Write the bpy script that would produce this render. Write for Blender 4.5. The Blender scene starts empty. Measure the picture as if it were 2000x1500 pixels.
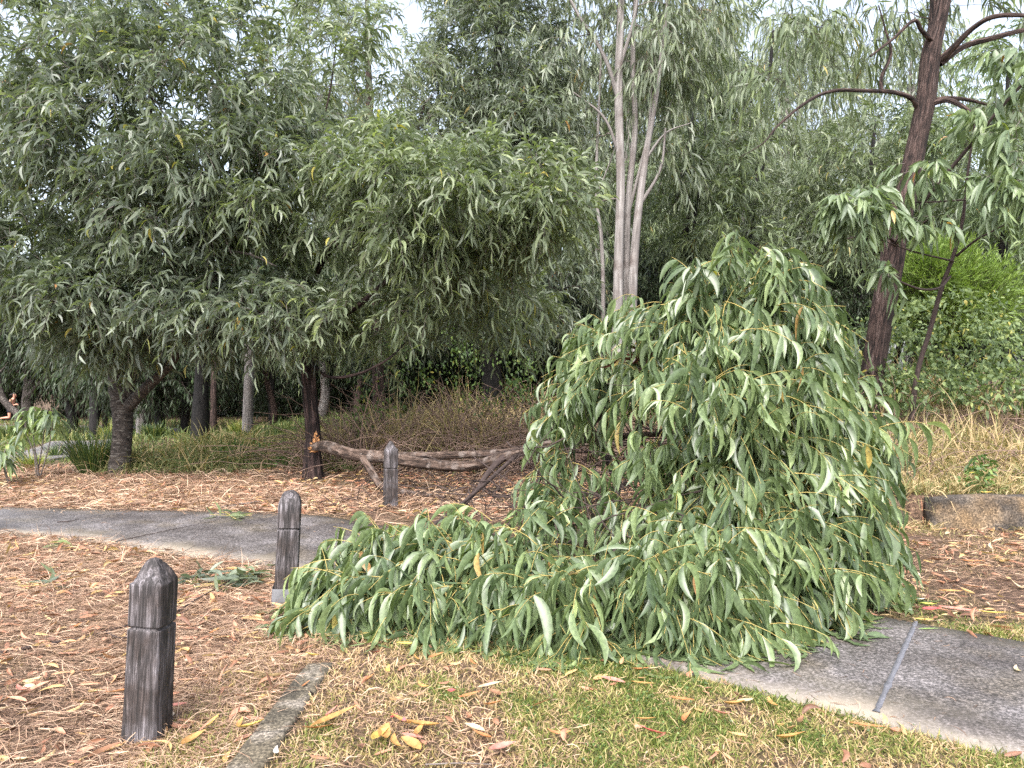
import bpy, math
import numpy as np
SC = bpy.context.scene
COL = SC.collection
rad = math.radians

# ------------------------------------------------------------------ camera, sky, sun, exposure
F = 1500.0                      # focal length in pixels of the 2000 px wide photograph
CAMZ = 1.55
PITCH = math.atan(15.0 / F)
cam_d = bpy.data.cameras.new("camera")
cam = bpy.data.objects.new("camera", cam_d)
COL.objects.link(cam)
cam.location = (0, 0, CAMZ)
cam.rotation_euler = (rad(90) - PITCH, 0, 0)
cam_d.sensor_width = 36.0
cam_d.lens = 36.0 * F / 2000.0
cam_d.clip_start = 0.05
cam_d.clip_end = 600.0
SC.camera = cam

SUN_EL, SUN_AZ = rad(50), rad(195)     # high overcast light coming from behind the camera
wd = bpy.data.worlds.new("World")
SC.world = wd
wd.use_nodes = True
wn = wd.node_tree
bg = wn.nodes["Background"]
sky = wn.nodes.new("ShaderNodeTexSky")
sky.sky_type = 'NISHITA'
sky.sun_disc = False
sky.sun_elevation = SUN_EL
sky.sun_rotation = SUN_AZ
sky.air_density = 1.0
sky.dust_density = 4.0
hs = wn.nodes.new("ShaderNodeHueSaturation")
hs.inputs['Saturation'].default_value = 0.55
wn.links.new(sky.outputs[0], hs.inputs['Color'])
wn.links.new(hs.outputs[0], bg.inputs['Color'])
bg.inputs['Strength'].default_value = 0.15

sd = bpy.data.lights.new("sun", 'SUN')
sd.energy = 1.7
sd.angle = rad(32)
sd.color = (1.0, 0.98, 0.96)
sun = bpy.data.objects.new("sun", sd)
COL.objects.link(sun)
sun.rotation_euler = (rad(90) - SUN_EL, 0, rad(180) - SUN_AZ + rad(0))
SC.view_settings.view_transform = 'Standard'
SC.view_settings.look = 'None'
SC.view_settings.gamma = 1.0
SC.view_settings.use_curve_mapping = False
SC.view_settings.exposure = 1.8
try:
    SC.cycles.max_bounces = 10
    SC.cycles.diffuse_bounces = 8
    SC.cycles.glossy_bounces = 2
    SC.cycles.transmission_bounces = 4
    SC.cycles.use_denoising = False
except Exception:
    pass


def P(px, py, d):
    """World point seen at photo pixel (px, py) standing d metres out (world y)."""
    u = (px - 1000.0) / F
    v = (750.0 - py) / F
    c, s = math.cos(PITCH), math.sin(PITCH)
    dx, dy, dz = u, c + v * s, -s + v * c
    k = d / dy
    return np.array([dx * k, d, CAMZ + dz * k])


# ------------------------------------------------------------------ small helpers
def nrm(a):
    return a / np.maximum(np.linalg.norm(a, axis=-1, keepdims=True), 1e-9)


def ss(a, b, x):
    t = np.clip((np.asarray(x, float) - a) / (b - a), 0, 1)
    return t * t * (3 - 2 * t)


def mesh_obj(name, V, Q, mat=None, parent=None, origin=None, attrs=None, vecs=None, smooth=False, mats=None, midx=None):
    V = np.asarray(V, np.float32).reshape(-1, 3)
    Q = np.asarray(Q, np.int32).reshape(-1, 4)
    if origin is not None:
        V = V - np.asarray(origin, np.float32)
    me = bpy.data.meshes.new(name)
    me.vertices.add(len(V))
    me.vertices.foreach_set("co", V.ravel())
    me.loops.add(len(Q) * 4)
    me.loops.foreach_set("vertex_index", Q.ravel())
    me.polygons.add(len(Q))
    me.polygons.foreach_set("loop_start", np.arange(0, len(Q) * 4, 4, dtype=np.int32))
    try:
        me.polygons.foreach_set("loop_total", np.full(len(Q), 4, np.int32))
    except Exception:
        pass
    if smooth:
        me.polygons.foreach_set("use_smooth", np.ones(len(Q), bool))
    if midx is not None:
        me.polygons.foreach_set("material_index", np.asarray(midx, np.int32))
    for k, a in (attrs or {}).items():
        at = me.attributes.new(k, 'FLOAT', 'POINT')
        at.data.foreach_set("value", np.asarray(a, np.float32))
    for k, a in (vecs or {}).items():
        at = me.attributes.new(k, 'FLOAT_VECTOR', 'POINT')
        at.data.foreach_set("vector", np.asarray(a, np.float32).ravel())
    me.update(calc_edges=True)
    if mats:
        for m in mats:
            me.materials.append(m)
    elif mat:
        me.materials.append(mat)
    o = bpy.data.objects.new(name, me)
    COL.objects.link(o)
    if parent is not None:
        o.parent = parent
    return o


def tag(o, label=None, cat=None, group=None, kind=None):
    if label: o['label'] = label
    if cat: o['category'] = cat
    if group: o['group'] = group
    if kind: o['kind'] = kind
    return o


def empty(name, loc, label, cat, group=None):
    o = bpy.data.objects.new(name, None)
    COL.objects.link(o)
    o.location = [float(v) for v in loc]
    o.empty_display_size = 0.2
    return tag(o, label, cat, group)


def copy_tree(root, loc, rotz=0.0, scale=1.0, label=None, group=None):
    r = root.copy()
    COL.objects.link(r)
    r.location = [float(v) for v in loc]
    r.rotation_euler = (0, 0, rotz)
    r.scale = (scale, scale, scale) if np.isscalar(scale) else scale
    if label: r['label'] = label
    if group: r['group'] = group
    for ch in list(root.children):
        c = ch.copy()
        COL.objects.link(c)
        c.parent = r
        for g in ch.children:
            d = g.copy()
            COL.objects.link(d)
            d.parent = c
    return r


def catmull(pts, n):
    """pts (K, D) -> n samples on a Catmull-Rom spline."""
    p = np.asarray(pts, float)
    K = len(p)
    if K == 2:
        t = np.linspace(0, 1, n)[:, None]
        return p[0] * (1 - t) + p[1] * t
    q = np.vstack([2 * p[0] - p[1], p, 2 * p[-1] - p[-2]])
    u = np.linspace(0, K - 1, n)
    i = np.minimum(u.astype(int), K - 2)
    t = (u - i)[:, None]
    a, b, c, d = q[i], q[i + 1], q[i + 2], q[i + 3]
    return 0.5 * (2 * b + (c - a) * t + (2 * a - 5 * b + 4 * c - d) * t ** 2 + (3 * b - a - 3 * c + d) * t ** 3)


def tubes(pts, rads, seg=5):
    """pts (N, M, 3), rads (N, M) -> verts, quads, bark coords."""
    pts = np.asarray(pts, float)
    rads = np.asarray(rads, float)
    N, M, _ = pts.shape
    T = nrm(np.gradient(pts, axis=1))
    ov = nrm(pts[:, -1] - pts[:, 0])
    ref = np.where(np.abs(ov[:, 2:3]) > 0.8, np.array([[1.0, 0.1, 0]]), np.array([[0, 0.1, 1.0]]))
    ref = np.repeat(ref[:, None], M, 1)
    A = nrm(np.cross(T, ref))
    B = np.cross(T, A)
    an = np.arange(seg) * 2 * np.pi / seg
    ca, sa = np.cos(an), np.sin(an)
    V = pts[:, :, None] + rads[:, :, None, None] * (A[:, :, None] * ca[None, None, :, None] + B[:, :, None] * sa[None, None, :, None])
    ln = np.concatenate([np.zeros((N, 1)), np.cumsum(np.linalg.norm(np.diff(pts, axis=1), axis=2), 1)], 1)
    bk = np.zeros((N, M, seg, 3))
    bk[..., 0] = ca * rads.mean(1)[:, None, None]
    bk[..., 1] = sa * rads.mean(1)[:, None, None]
    bk[..., 2] = ln[:, :, None] + np.arange(N)[:, None, None] * 1.37
    idx = np.arange(N * M * seg).reshape(N, M, seg)
    a = idx[:, :-1, :]
    b = np.roll(a, -1, axis=2)
    d = idx[:, 1:, :]
    c = np.roll(d, -1, axis=2)
    Q = np.stack([a, b, c, d], -1).reshape(-1, 4)
    return V.reshape(-1, 3), Q, bk.reshape(-1, 3)


def vnoise(rng, n=10, fmax=1.0):
    """cheap smooth pseudo noise: a sum of random sines, returns f(p (.., D))"""
    k = rng.normal(size=(n, 3)) * fmax
    ph = rng.uniform(0, 6.28, n)
    am = rng.uniform(0.4, 1.0, n)
    am = am / np.sqrt((am ** 2).sum() / 2)
    return lambda p: (am * np.sin(np.asarray(p) @ k.T + ph)).sum(-1) / 1.0


def trunk_tube(ctrl, rng, seg=20, step=0.05, rough=0.10, flare=0.0, knots=()):
    """One thick bark tube. ctrl: list of (x, y, z, r)."""
    c = np.asarray(ctrl, float)
    L = np.linalg.norm(np.diff(c[:, :3], axis=0), axis=1).sum()
    n = max(6, int(L / step))
    s = catmull(c, n)
    p, r = s[:, :3], np.maximum(s[:, 3], 0.002)
    V, Q, bk = tubes(p[None], r[None], seg)
    V = V.reshape(n, seg, 3)
    b = bk.reshape(n, seg, 3)
    f1 = vnoise(rng, 14, 1.0)
    q = np.stack([b[..., 0] / r.mean() * 5.0, b[..., 1] / r.mean() * 5.0, b[..., 2] * 1.6], -1)
    q2 = np.stack([b[..., 0] / r.mean() * 1.6, b[..., 1] / r.mean() * 1.6, b[..., 2] * 2.5], -1)
    k = 1 + rough * 0.6 * f1(q) + rough * 0.5 * f1(q2 + 9.0)
    if flare:
        h = b[..., 2] - b[0, 0, 2]
        an = np.arctan2(b[..., 1], b[..., 0])
        k = k + flare * np.exp(-h / 0.14) * (0.7 + 0.5 * np.sin(an * 3 + 1.1) + 0.3 * np.sin(an * 5 + 2))
    for (hh, aa, amp, sg) in knots:
        h = b[..., 2] - b[0, 0, 2]
        an = np.arctan2(b[..., 1], b[..., 0])
        da = np.angle(np.exp(1j * (an - aa)))
        k = k + amp * np.exp(-((h - hh) / sg) ** 2 - (da / 0.6) ** 2)
    V = p[:, None] + (V - p[:, None]) * k[..., None]
    return V.reshape(-1, 3), Q, bk


def leaves(rng, p, t, b, L, W, sick, droop, S=4, mid=False, fold=0.25, sharp=0.8, wave=0.0):
    """vectorised sickle leaves. p,t,b (N,3); L,W,sick,droop (N)"""
    N = len(p)
    s = np.linspace(0, 1, S + 1)
    t = nrm(t)
    b = nrm(b - (b * t).sum(-1, keepdims=True) * t)
    g = np.array([0, 0, -1.0])
    Ls = L[:, None, None]
    c = p[:, None] + Ls * (t[:, None] * s[None, :, None] + g * (droop[:, None] * s[None] ** 2)[..., None]
                           + b[:, None] * (sick[:, None] * (4 * s * (1 - s))[None])[..., None])
    tg = nrm(np.gradient(c, axis=1))
    wdir = b[:, None] - (b[:, None] * tg).sum(-1, keepdims=True) * tg
    wdir = nrm(wdir)
    pr = np.sin(np.pi * np.clip(s, 0.02, 0.985) ** sharp) ** 0.8
    pr = pr / pr.max()
    pr[0] = max(pr[0], 0.05); pr[-1] = 0.03
    hw = 0.5 * W[:, None] * pr[None]
    nn = np.cross(tg, wdir)
    if wave:
        c = c + nn * (wave * L[:, None] * np.sin(s[None] * 7 + rng.uniform(0, 6.28, (N, 1))))[..., None] * 0.1
    l = c - wdir * hw[..., None]
    r = c + wdir * hw[..., None]
    if mid:
        m = c - nn * (fold * hw)[..., None]
        V = np.stack([l, m, r], 2)
        k = 3
    else:
        V = np.stack([l, r], 2)
        k = 2
    idx = np.arange(N * (S + 1) * k).reshape(N, S + 1, k)
    qs = []
    for j in range(k - 1):
        qs.append(np.stack([idx[:, :-1, j], idx[:, :-1, j + 1], idx[:, 1:, j + 1], idx[:, 1:, j]], -1))
    Q = np.stack(qs, 2).reshape(-1, 4)
    return V.reshape(-1, 3), Q, (S + 1) * k


class Bag:
    """collects pieces of one mesh"""
    def __init__(self):
        self.V, self.Q, self.R, self.B, self.n = [], [], [], [], 0

    def add(self, V, Q, R=None, B=None):
        V = np.asarray(V).reshape(-1, 3)
        self.V.append(V)
        self.Q.append(np.asarray(Q) + self.n)
        self.R.append(np.zeros(len(V)) if R is None else np.asarray(R))
        self.B.append(V if B is None else B)
        self.n += len(V)

    def build(self, name, mat, parent=None, origin=None, smooth=False):
        return mesh_obj(name, np.concatenate(self.V), np.concatenate(self.Q), mat, parent, origin,
                        {'rnd': np.concatenate(self.R)}, {'bark': np.concatenate(self.B)}, smooth)


def runit(rng, n):
    return nrm(rng.normal(size=(n, 3)))


# ------------------------------------------------------------------ materials
def new_mat(name):
    m = bpy.data.materials.new(name)
    m.use_nodes = True
    nt = m.node_tree
    for n in list(nt.nodes):
        nt.nodes.remove(n)
    out = nt.nodes.new('ShaderNodeOutputMaterial')
    return m, nt, out


def N_(nt, kind, **kw):
    n = nt.nodes.new(kind)
    for k, v in kw.items():
        if k in n.inputs:
            n.inputs[k].default_value = v
        else:
            setattr(n, k, v)
    return n


def ramp(nt, fac, stops, interp='LINEAR'):
    r = nt.nodes.new('ShaderNodeValToRGB')
    e = r.color_ramp.elements
    while len(e) > 1:
        e.remove(e[-1])
    for i, (pos, c) in enumerate(stops):
        if i == 0:
            e[0].position = pos
            e[0].color = (*c, 1)
        else:
            x = e.new(pos)
            x.color = (*c, 1)
    r.color_ramp.interpolation = interp
    nt.links.new(fac, r.inputs['Fac'])
    return r.outputs['Color']


def mixc(nt, fac, a, b, mode='MIX'):
    m = nt.nodes.new('ShaderNodeMix')
    m.data_type = 'RGBA'
    m.blend_type = mode
    for sock, v in ((0, fac), (6, a), (7, b)):
        if isinstance(v, (int, float)):
            m.inputs[sock].default_value = v
        elif isinstance(v, tuple):
            m.inputs[sock].default_value = (*v, 1)
        else:
            nt.links.new(v, m.inputs[sock])
    return m.outputs[2]


def leaf_mat(name, stops, trans=0.30, rough=0.42, spec=0.5, mott=0.25, mscale=55.0):
    m, nt, out = new_mat(name)
    at = N_(nt, 'ShaderNodeAttribute', attribute_name='rnd')
    col = ramp(nt, at.outputs['Fac'], stops)
    if mott:
        nz = N_(nt, 'ShaderNodeTexNoise')
        nz.inputs['Scale'].default_value = mscale
        nz.inputs['Detail'].default_value = 3
        tc = N_(nt, 'ShaderNodeTexCoord')
        nt.links.new(tc.outputs['Object'], nz.inputs['Vector'])
        v = ramp(nt, nz.outputs['Fac'], [(0.35, (1 - mott,) * 3), (0.65, (1 + mott * 0.6,) * 3)])
        col = mixc(nt, 1.0, col, v, 'MULTIPLY')
    pr = N_(nt, 'ShaderNodeBsdfPrincipled')
    pr.inputs['Roughness'].default_value = rough
    pr.inputs['Specular IOR Level'].default_value = spec
    nt.links.new(col, pr.inputs['Base Color'])
    if trans:
        tr = N_(nt, 'ShaderNodeBsdfTranslucent')
        tcol = mixc(nt, 1.0, col, (1.25, 1.35, 0.55), 'MULTIPLY')
        nt.links.new(tcol, tr.inputs['Color'])
        mx = N_(nt, 'ShaderNodeMixShader')
        mx.inputs[0].default_value = trans
        nt.links.new(pr.outputs[0], mx.inputs[1])
        nt.links.new(tr.outputs[0], mx.inputs[2])
        nt.links.new(mx.outputs[0], out.inputs['Surface'])
    else:
        nt.links.new(pr.outputs[0], out.inputs['Surface'])
    return m


def bark_mat(name, stops, sx=30.0, sz=4.0, bump=0.6, dist=0.02, rough=0.9, blot=None, blot_scale=4.0, bands=None, spec=0.3):
    m, nt, out = new_mat(name)
    at = N_(nt, 'ShaderNodeAttribute', attribute_name='bark')
    mp = N_(nt, 'ShaderNodeMapping')
    mp.inputs['Scale'].default_value = (sx, sx, sz)
    nt.links.new(at.outputs['Vector'], mp.inputs['Vector'])
    nz = N_(nt, 'ShaderNodeTexNoise')
    nz.inputs['Scale'].default_value = 1.0
    nz.inputs['Detail'].default_value = 6
    nz.inputs['Roughness'].default_value = 0.65
    nz.inputs['Distortion'].default_value = 0.6
    nt.links.new(mp.outputs[0], nz.inputs['Vector'])
    col = ramp(nt, nz.outputs['Fac'], stops)
    if blot:
        n2 = N_(nt, 'ShaderNodeTexNoise')
        n2.inputs['Scale'].default_value = blot_scale
        n2.inputs['Detail'].default_value = 5
        nt.links.new(at.outputs['Vector'], n2.inputs['Vector'])
        f = ramp(nt, n2.outputs['Fac'], [(0.52, (0, 0, 0)), (0.68, (1, 1, 1))])
        col = mixc(nt, f, col, blot)
    if bands:
        mp2 = N_(nt, 'ShaderNodeMapping')
        mp2.inputs['Scale'].default_value = (14, 14, 55)
        nt.links.new(at.outputs['Vector'], mp2.inputs['Vector'])
        n3 = N_(nt, 'ShaderNodeTexNoise')
        n3.inputs['Scale'].default_value = 1.0
        n3.inputs['Detail'].default_value = 3
        nt.links.new(mp2.outputs[0], n3.inputs['Vector'])
        f = ramp(nt, n3.outputs['Fac'], [(0.58, (0, 0, 0)), (0.66, (1, 1, 1))])
        col = mixc(nt, f, col, bands)
    pr = N_(nt, 'ShaderNodeBsdfPrincipled')
    pr.inputs['Roughness'].default_value = rough
    pr.inputs['Specular IOR Level'].default_value = spec
    nt.links.new(col, pr.inputs['Base Color'])
    bp = N_(nt, 'ShaderNodeBump')
    bp.inputs['Strength'].default_value = bump
    bp.inputs['Distance'].default_value = dist
    nt.links.new(nz.outputs['Fac'], bp.inputs['Height'])
    nt.links.new(bp.outputs[0], pr.inputs['Normal'])
    nt.links.new(pr.outputs[0], out.inputs['Surface'])
    return m


def flat_mat(name, col, rough=0.8, spec=0.3, var=0.25, scale=30.0):
    m, nt, out = new_mat(name)
    tc = N_(nt, 'ShaderNodeTexCoord')
    nz = N_(nt, 'ShaderNodeTexNoise')
    nz.inputs['Scale'].default_value = scale
    nz.inputs['Detail'].default_value = 4
    nt.links.new(tc.outputs['Object'], nz.inputs['Vector'])
    a = tuple(c * (1 - var) for c in col)
    b = tuple(c * (1 + var) for c in col)
    c = ramp(nt, nz.outputs['Fac'], [(0.3, a), (0.7, b)])
    pr = N_(nt, 'ShaderNodeBsdfPrincipled')
    pr.inputs['Roughness'].default_value = rough
    pr.inputs['Specular IOR Level'].default_value = spec
    nt.links.new(c, pr.inputs['Base Color'])
    nt.links.new(pr.outputs[0], out.inputs['Surface'])
    return m


# greens: the ramp runs over a per-leaf random number
M = {}
M['leaf_fallen'] = leaf_mat('leaf_fallen', [(0.0, (0.062, 0.096, 0.046)), (0.45, (0.120, 0.168, 0.078)), (0.80, (0.205, 0.268, 0.118)),
                                            (0.955, (0.33, 0.40, 0.16)), (0.975, (0.42, 0.36, 0.10)), (1.0, (0.34, 0.18, 0.08))], 0.30, 0.38, 0.65, 0.28, 45)
M['leaf_acacia'] = leaf_mat('leaf_acacia', [(0.0, (0.086, 0.108, 0.082)), (0.5, (0.140, 0.172, 0.122)), (0.85, (0.21, 0.25, 0.16)),
                                            (0.965, (0.26, 0.31, 0.13)), (0.985, (0.42, 0.34, 0.07)), (1.0, (0.36, 0.17, 0.08))], 0.40, 0.42, 0.6, 0.2, 40)  # greens lifted further, canopy haze put into the leaf colour
M['leaf_bright'] = leaf_mat('leaf_bright', [(0.0, (0.098, 0.126, 0.080)), (0.5, (0.160, 0.198, 0.116)), (0.85, (0.24, 0.29, 0.145)),
                                            (0.965, (0.33, 0.38, 0.12)), (1.0, (0.44, 0.34, 0.07))], 0.40, 0.42, 0.6, 0.2, 40)
M['leaf_gum'] = leaf_mat('leaf_gum', [(0.0, (0.10, 0.140, 0.085)), (0.5, (0.165, 0.22, 0.12)), (0.9, (0.25, 0.32, 0.14)),
                                      (0.98, (0.36, 0.41, 0.12)), (1.0, (0.45, 0.20, 0.09))], 0.35, 0.42, 0.5, 0.15, 40)
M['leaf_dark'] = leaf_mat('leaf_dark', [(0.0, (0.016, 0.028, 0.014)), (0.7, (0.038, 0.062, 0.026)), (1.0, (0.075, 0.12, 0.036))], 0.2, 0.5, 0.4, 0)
M['leaf_mid'] = leaf_mat('leaf_mid', [(0.0, (0.090, 0.120, 0.076)), (0.6, (0.155, 0.195, 0.108)), (0.95, (0.20, 0.25, 0.09)), (1.0, (0.36, 0.28, 0.09))], 0.34, 0.45, 0.5, 0)  # lightened to paint in the haze over the background trees
M['leaf_pale'] = leaf_mat('leaf_pale', [(0.0, (0.125, 0.152, 0.115)), (0.6, (0.205, 0.240, 0.165)), (0.95, (0.26, 0.31, 0.15)), (1.0, (0.40, 0.30, 0.13))], 0.36, 0.45, 0.5, 0)  # pale gum green, made paler still to stand in for distant haze
M['leaf_lime'] = leaf_mat('leaf_lime', [(0.0, (0.12, 0.19, 0.04)), (0.6, (0.19, 0.28, 0.06)), (1.0, (0.28, 0.37, 0.09))], 0.35, 0.5, 0.4, 0)
M['leaf_vine'] = leaf_mat('leaf_vine', [(0.0, (0.05, 0.09, 0.03)), (0.6, (0.10, 0.165, 0.05)), (0.95, (0.18, 0.26, 0.07)), (1.0, (0.40, 0.34, 0.07))], 0.32, 0.5, 0.4, 0)
M['leaf_lantana'] = leaf_mat('leaf_lantana', [(0.0, (0.085, 0.125, 0.06)), (0.6, (0.15, 0.205, 0.09)), (0.96, (0.25, 0.31, 0.12)), (1.0, (0.45, 0.38, 0.10))], 0.32, 0.55, 0.35, 0)
M['tussock'] = leaf_mat('tussock', [(0.0, (0.03, 0.06, 0.02)), (0.6, (0.07, 0.11, 0.035)), (0.9, (0.16, 0.20, 0.05)), (1.0, (0.40, 0.31, 0.12))], 0.2, 0.4, 0.5, 0)
M['tussock_lime'] = leaf_mat('tussock_lime', [(0.0, (0.10, 0.15, 0.03)), (0.6, (0.22, 0.26, 0.06)), (1.0, (0.50, 0.43, 0.14))], 0.3, 0.45, 0.5, 0)
M['grass'] = leaf_mat('grass', [(0.0, (0.065, 0.105, 0.022)), (0.35, (0.155, 0.19, 0.045)), (0.52, (0.28, 0.28, 0.09)), (0.70, (0.42, 0.32, 0.16)), (1.0, (0.50, 0.35, 0.22))], 0.3, 0.55, 0.3, 0)
M['far_grass'] = leaf_mat('far_grass', [(0.0, (0.06, 0.095, 0.03)), (0.6, (0.13, 0.17, 0.055)), (1.0, (0.32, 0.29, 0.12))], 0.3, 0.6, 0.3, 0)
M['dry_grass'] = leaf_mat('dry_grass', [(0.0, (0.07, 0.11, 0.035)), (0.3, (0.14, 0.17, 0.06)), (0.5, (0.27, 0.23, 0.11)), (1.0, (0.50, 0.37, 0.21))], 0.25, 0.6, 0.3, 0)
M['straw'] = leaf_mat('straw', [(0.0, (0.07, 0.04, 0.03)), (0.30, (0.20, 0.122, 0.083)), (0.7, (0.38, 0.25, 0.170)), (1.0, (0.54, 0.40, 0.29))], 0.1, 0.65, 0.3, 0)
M['litter'] = leaf_mat('litter', [(0.0, (0.12, 0.06, 0.04)), (0.3, (0.33, 0.16, 0.095)), (0.6, (0.46, 0.23, 0.15)), (0.85, (0.48, 0.33, 0.13)), (1.0, (0.54, 0.42, 0.30))], 0.15, 0.55, 0.4, 0.2, 60)
M['bark_iron'] = bark_mat('bark_iron', [(0.36, (0.008, 0.006, 0.006)), (0.47, (0.026, 0.017, 0.015)), (0.56, (0.075, 0.047, 0.040)), (0.70, (0.15, 0.115, 0.105))], 38, 4.0, 1.0, 0.05, blot=(0.060, 0.040, 0.034), blot_scale=3.0)
M['bark_broken'] = bark_mat('bark_broken', [(0.40, (0.006, 0.004, 0.004)), (0.50, (0.024, 0.015, 0.014)), (0.60, (0.065, 0.040, 0.036)), (0.72, (0.19, 0.15, 0.14))], 28, 2.4, 1.0, 0.05)
M['bark_black'] = bark_mat('bark_black', [(0.35, (0.006, 0.006, 0.006)), (0.6, (0.02, 0.018, 0.018)), (0.8, (0.05, 0.045, 0.04))], 30, 4.0, 0.8, 0.03)
M['bark_grey'] = bark_mat('bark_grey', [(0.36, (0.02, 0.017, 0.015)), (0.5, (0.045, 0.037, 0.033)), (0.68, (0.10, 0.085, 0.075))], 12, 18.0, 0.9, 0.03, bands=(0.17, 0.155, 0.14))
M['bark_log'] = bark_mat('bark_log', [(0.38, (0.015, 0.010, 0.008)), (0.48, (0.052, 0.034, 0.026)), (0.58, (0.115, 0.079, 0.062)), (0.72, (0.22, 0.175, 0.15))], 28, 4.0, 1.0, 0.05, blot=(0.17, 0.14, 0.125), blot_scale=7.0)
M['bark_pale'] = bark_mat('bark_pale', [(0.34, (0.10, 0.088, 0.083)), (0.5, (0.20, 0.182, 0.174)), (0.68, (0.31, 0.292, 0.284))], 12, 1.0, 0.5, 0.03, blot=(0.115, 0.094, 0.086), blot_scale=2.5)
M['twig_dark'] = bark_mat('twig_dark', [(0.3, (0.022, 0.015, 0.014)), (0.7, (0.07, 0.05, 0.045))], 60, 10, 0.2, 0.005)
M['twig_grey'] = bark_mat('twig_grey', [(0.3, (0.08, 0.065, 0.06)), (0.7, (0.21, 0.18, 0.165))], 60, 10, 0.2, 0.005)
M['twig_yellow'] = bark_mat('twig_yellow', [(0.3, (0.26, 0.20, 0.06)), (0.7, (0.46, 0.36, 0.13))], 60, 10, 0.1, 0.005, rough=0.6)
M['dead_stem'] = bark_mat('dead_stem', [(0.3, (0.10, 0.062, 0.048)), (0.7, (0.30, 0.21, 0.165))], 60, 10, 0.2, 0.005)
M['torn_wood'] = bark_mat('torn_wood', [(0.3, (0.16, 0.06, 0.025)), (0.5, (0.40, 0.19, 0.075)), (0.75, (0.55, 0.36, 0.18))], 60, 5, 0.8, 0.02, rough=0.7)
M['red_dead'] = leaf_mat('red_dead', [(0.0, (0.10, 0.035, 0.028)), (1.0, (0.24, 0.09, 0.06))], 0.1, 0.55, 0.4, 0.2)


def wood_post_mat():
    m, nt, out = new_mat('weathered_timber')
    tc = N_(nt, 'ShaderNodeTexCoord')
    mp = N_(nt, 'ShaderNodeMapping')
    mp.inputs['Scale'].default_value = (70, 70, 4.0)
    nt.links.new(tc.outputs['Object'], mp.inputs['Vector'])
    nz = N_(nt, 'ShaderNodeTexNoise')
    nz.inputs['Scale'].default_value = 1.0
    nz.inputs['Detail'].default_value = 7
    nz.inputs['Roughness'].default_value = 0.7
    nz.inputs['Distortion'].default_value = 0.9
    nt.links.new(mp.outputs[0], nz.inputs['Vector'])
    n2 = N_(nt, 'ShaderNodeTexNoise')
    n2.inputs['Scale'].default_value = 7.0
    n2.inputs['Detail'].default_value = 5
    nt.links.new(tc.outputs['Object'], n2.inputs['Vector'])
    grain = ramp(nt, nz.outputs['Fac'], [(0.37, (0.009, 0.008, 0.008)), (0.47, (0.034, 0.029, 0.029)), (0.56, (0.090, 0.081, 0.083)), (0.68, (0.22, 0.205, 0.212))])
    bl = ramp(nt, n2.outputs['Fac'], [(0.40, (0.5, 0.42, 0.38)), (0.62, (1.25, 1.25, 1.3))])
    col = mixc(nt, 1.0, grain, bl, 'MULTIPLY')
    pr = N_(nt, 'ShaderNodeBsdfPrincipled')
    pr.inputs['Roughness'].default_value = 0.75
    nt.links.new(col, pr.inputs['Base Color'])
    bp = N_(nt, 'ShaderNodeBump')
    bp.inputs['Strength'].default_value = 0.9
    bp.inputs['Distance'].default_value = 0.006
    nt.links.new(nz.outputs['Fac'], bp.inputs['Height'])
    nt.links.new(bp.outputs[0], pr.inputs['Normal'])
    nt.links.new(pr.outputs[0], out.inputs['Surface'])
    return m


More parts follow.
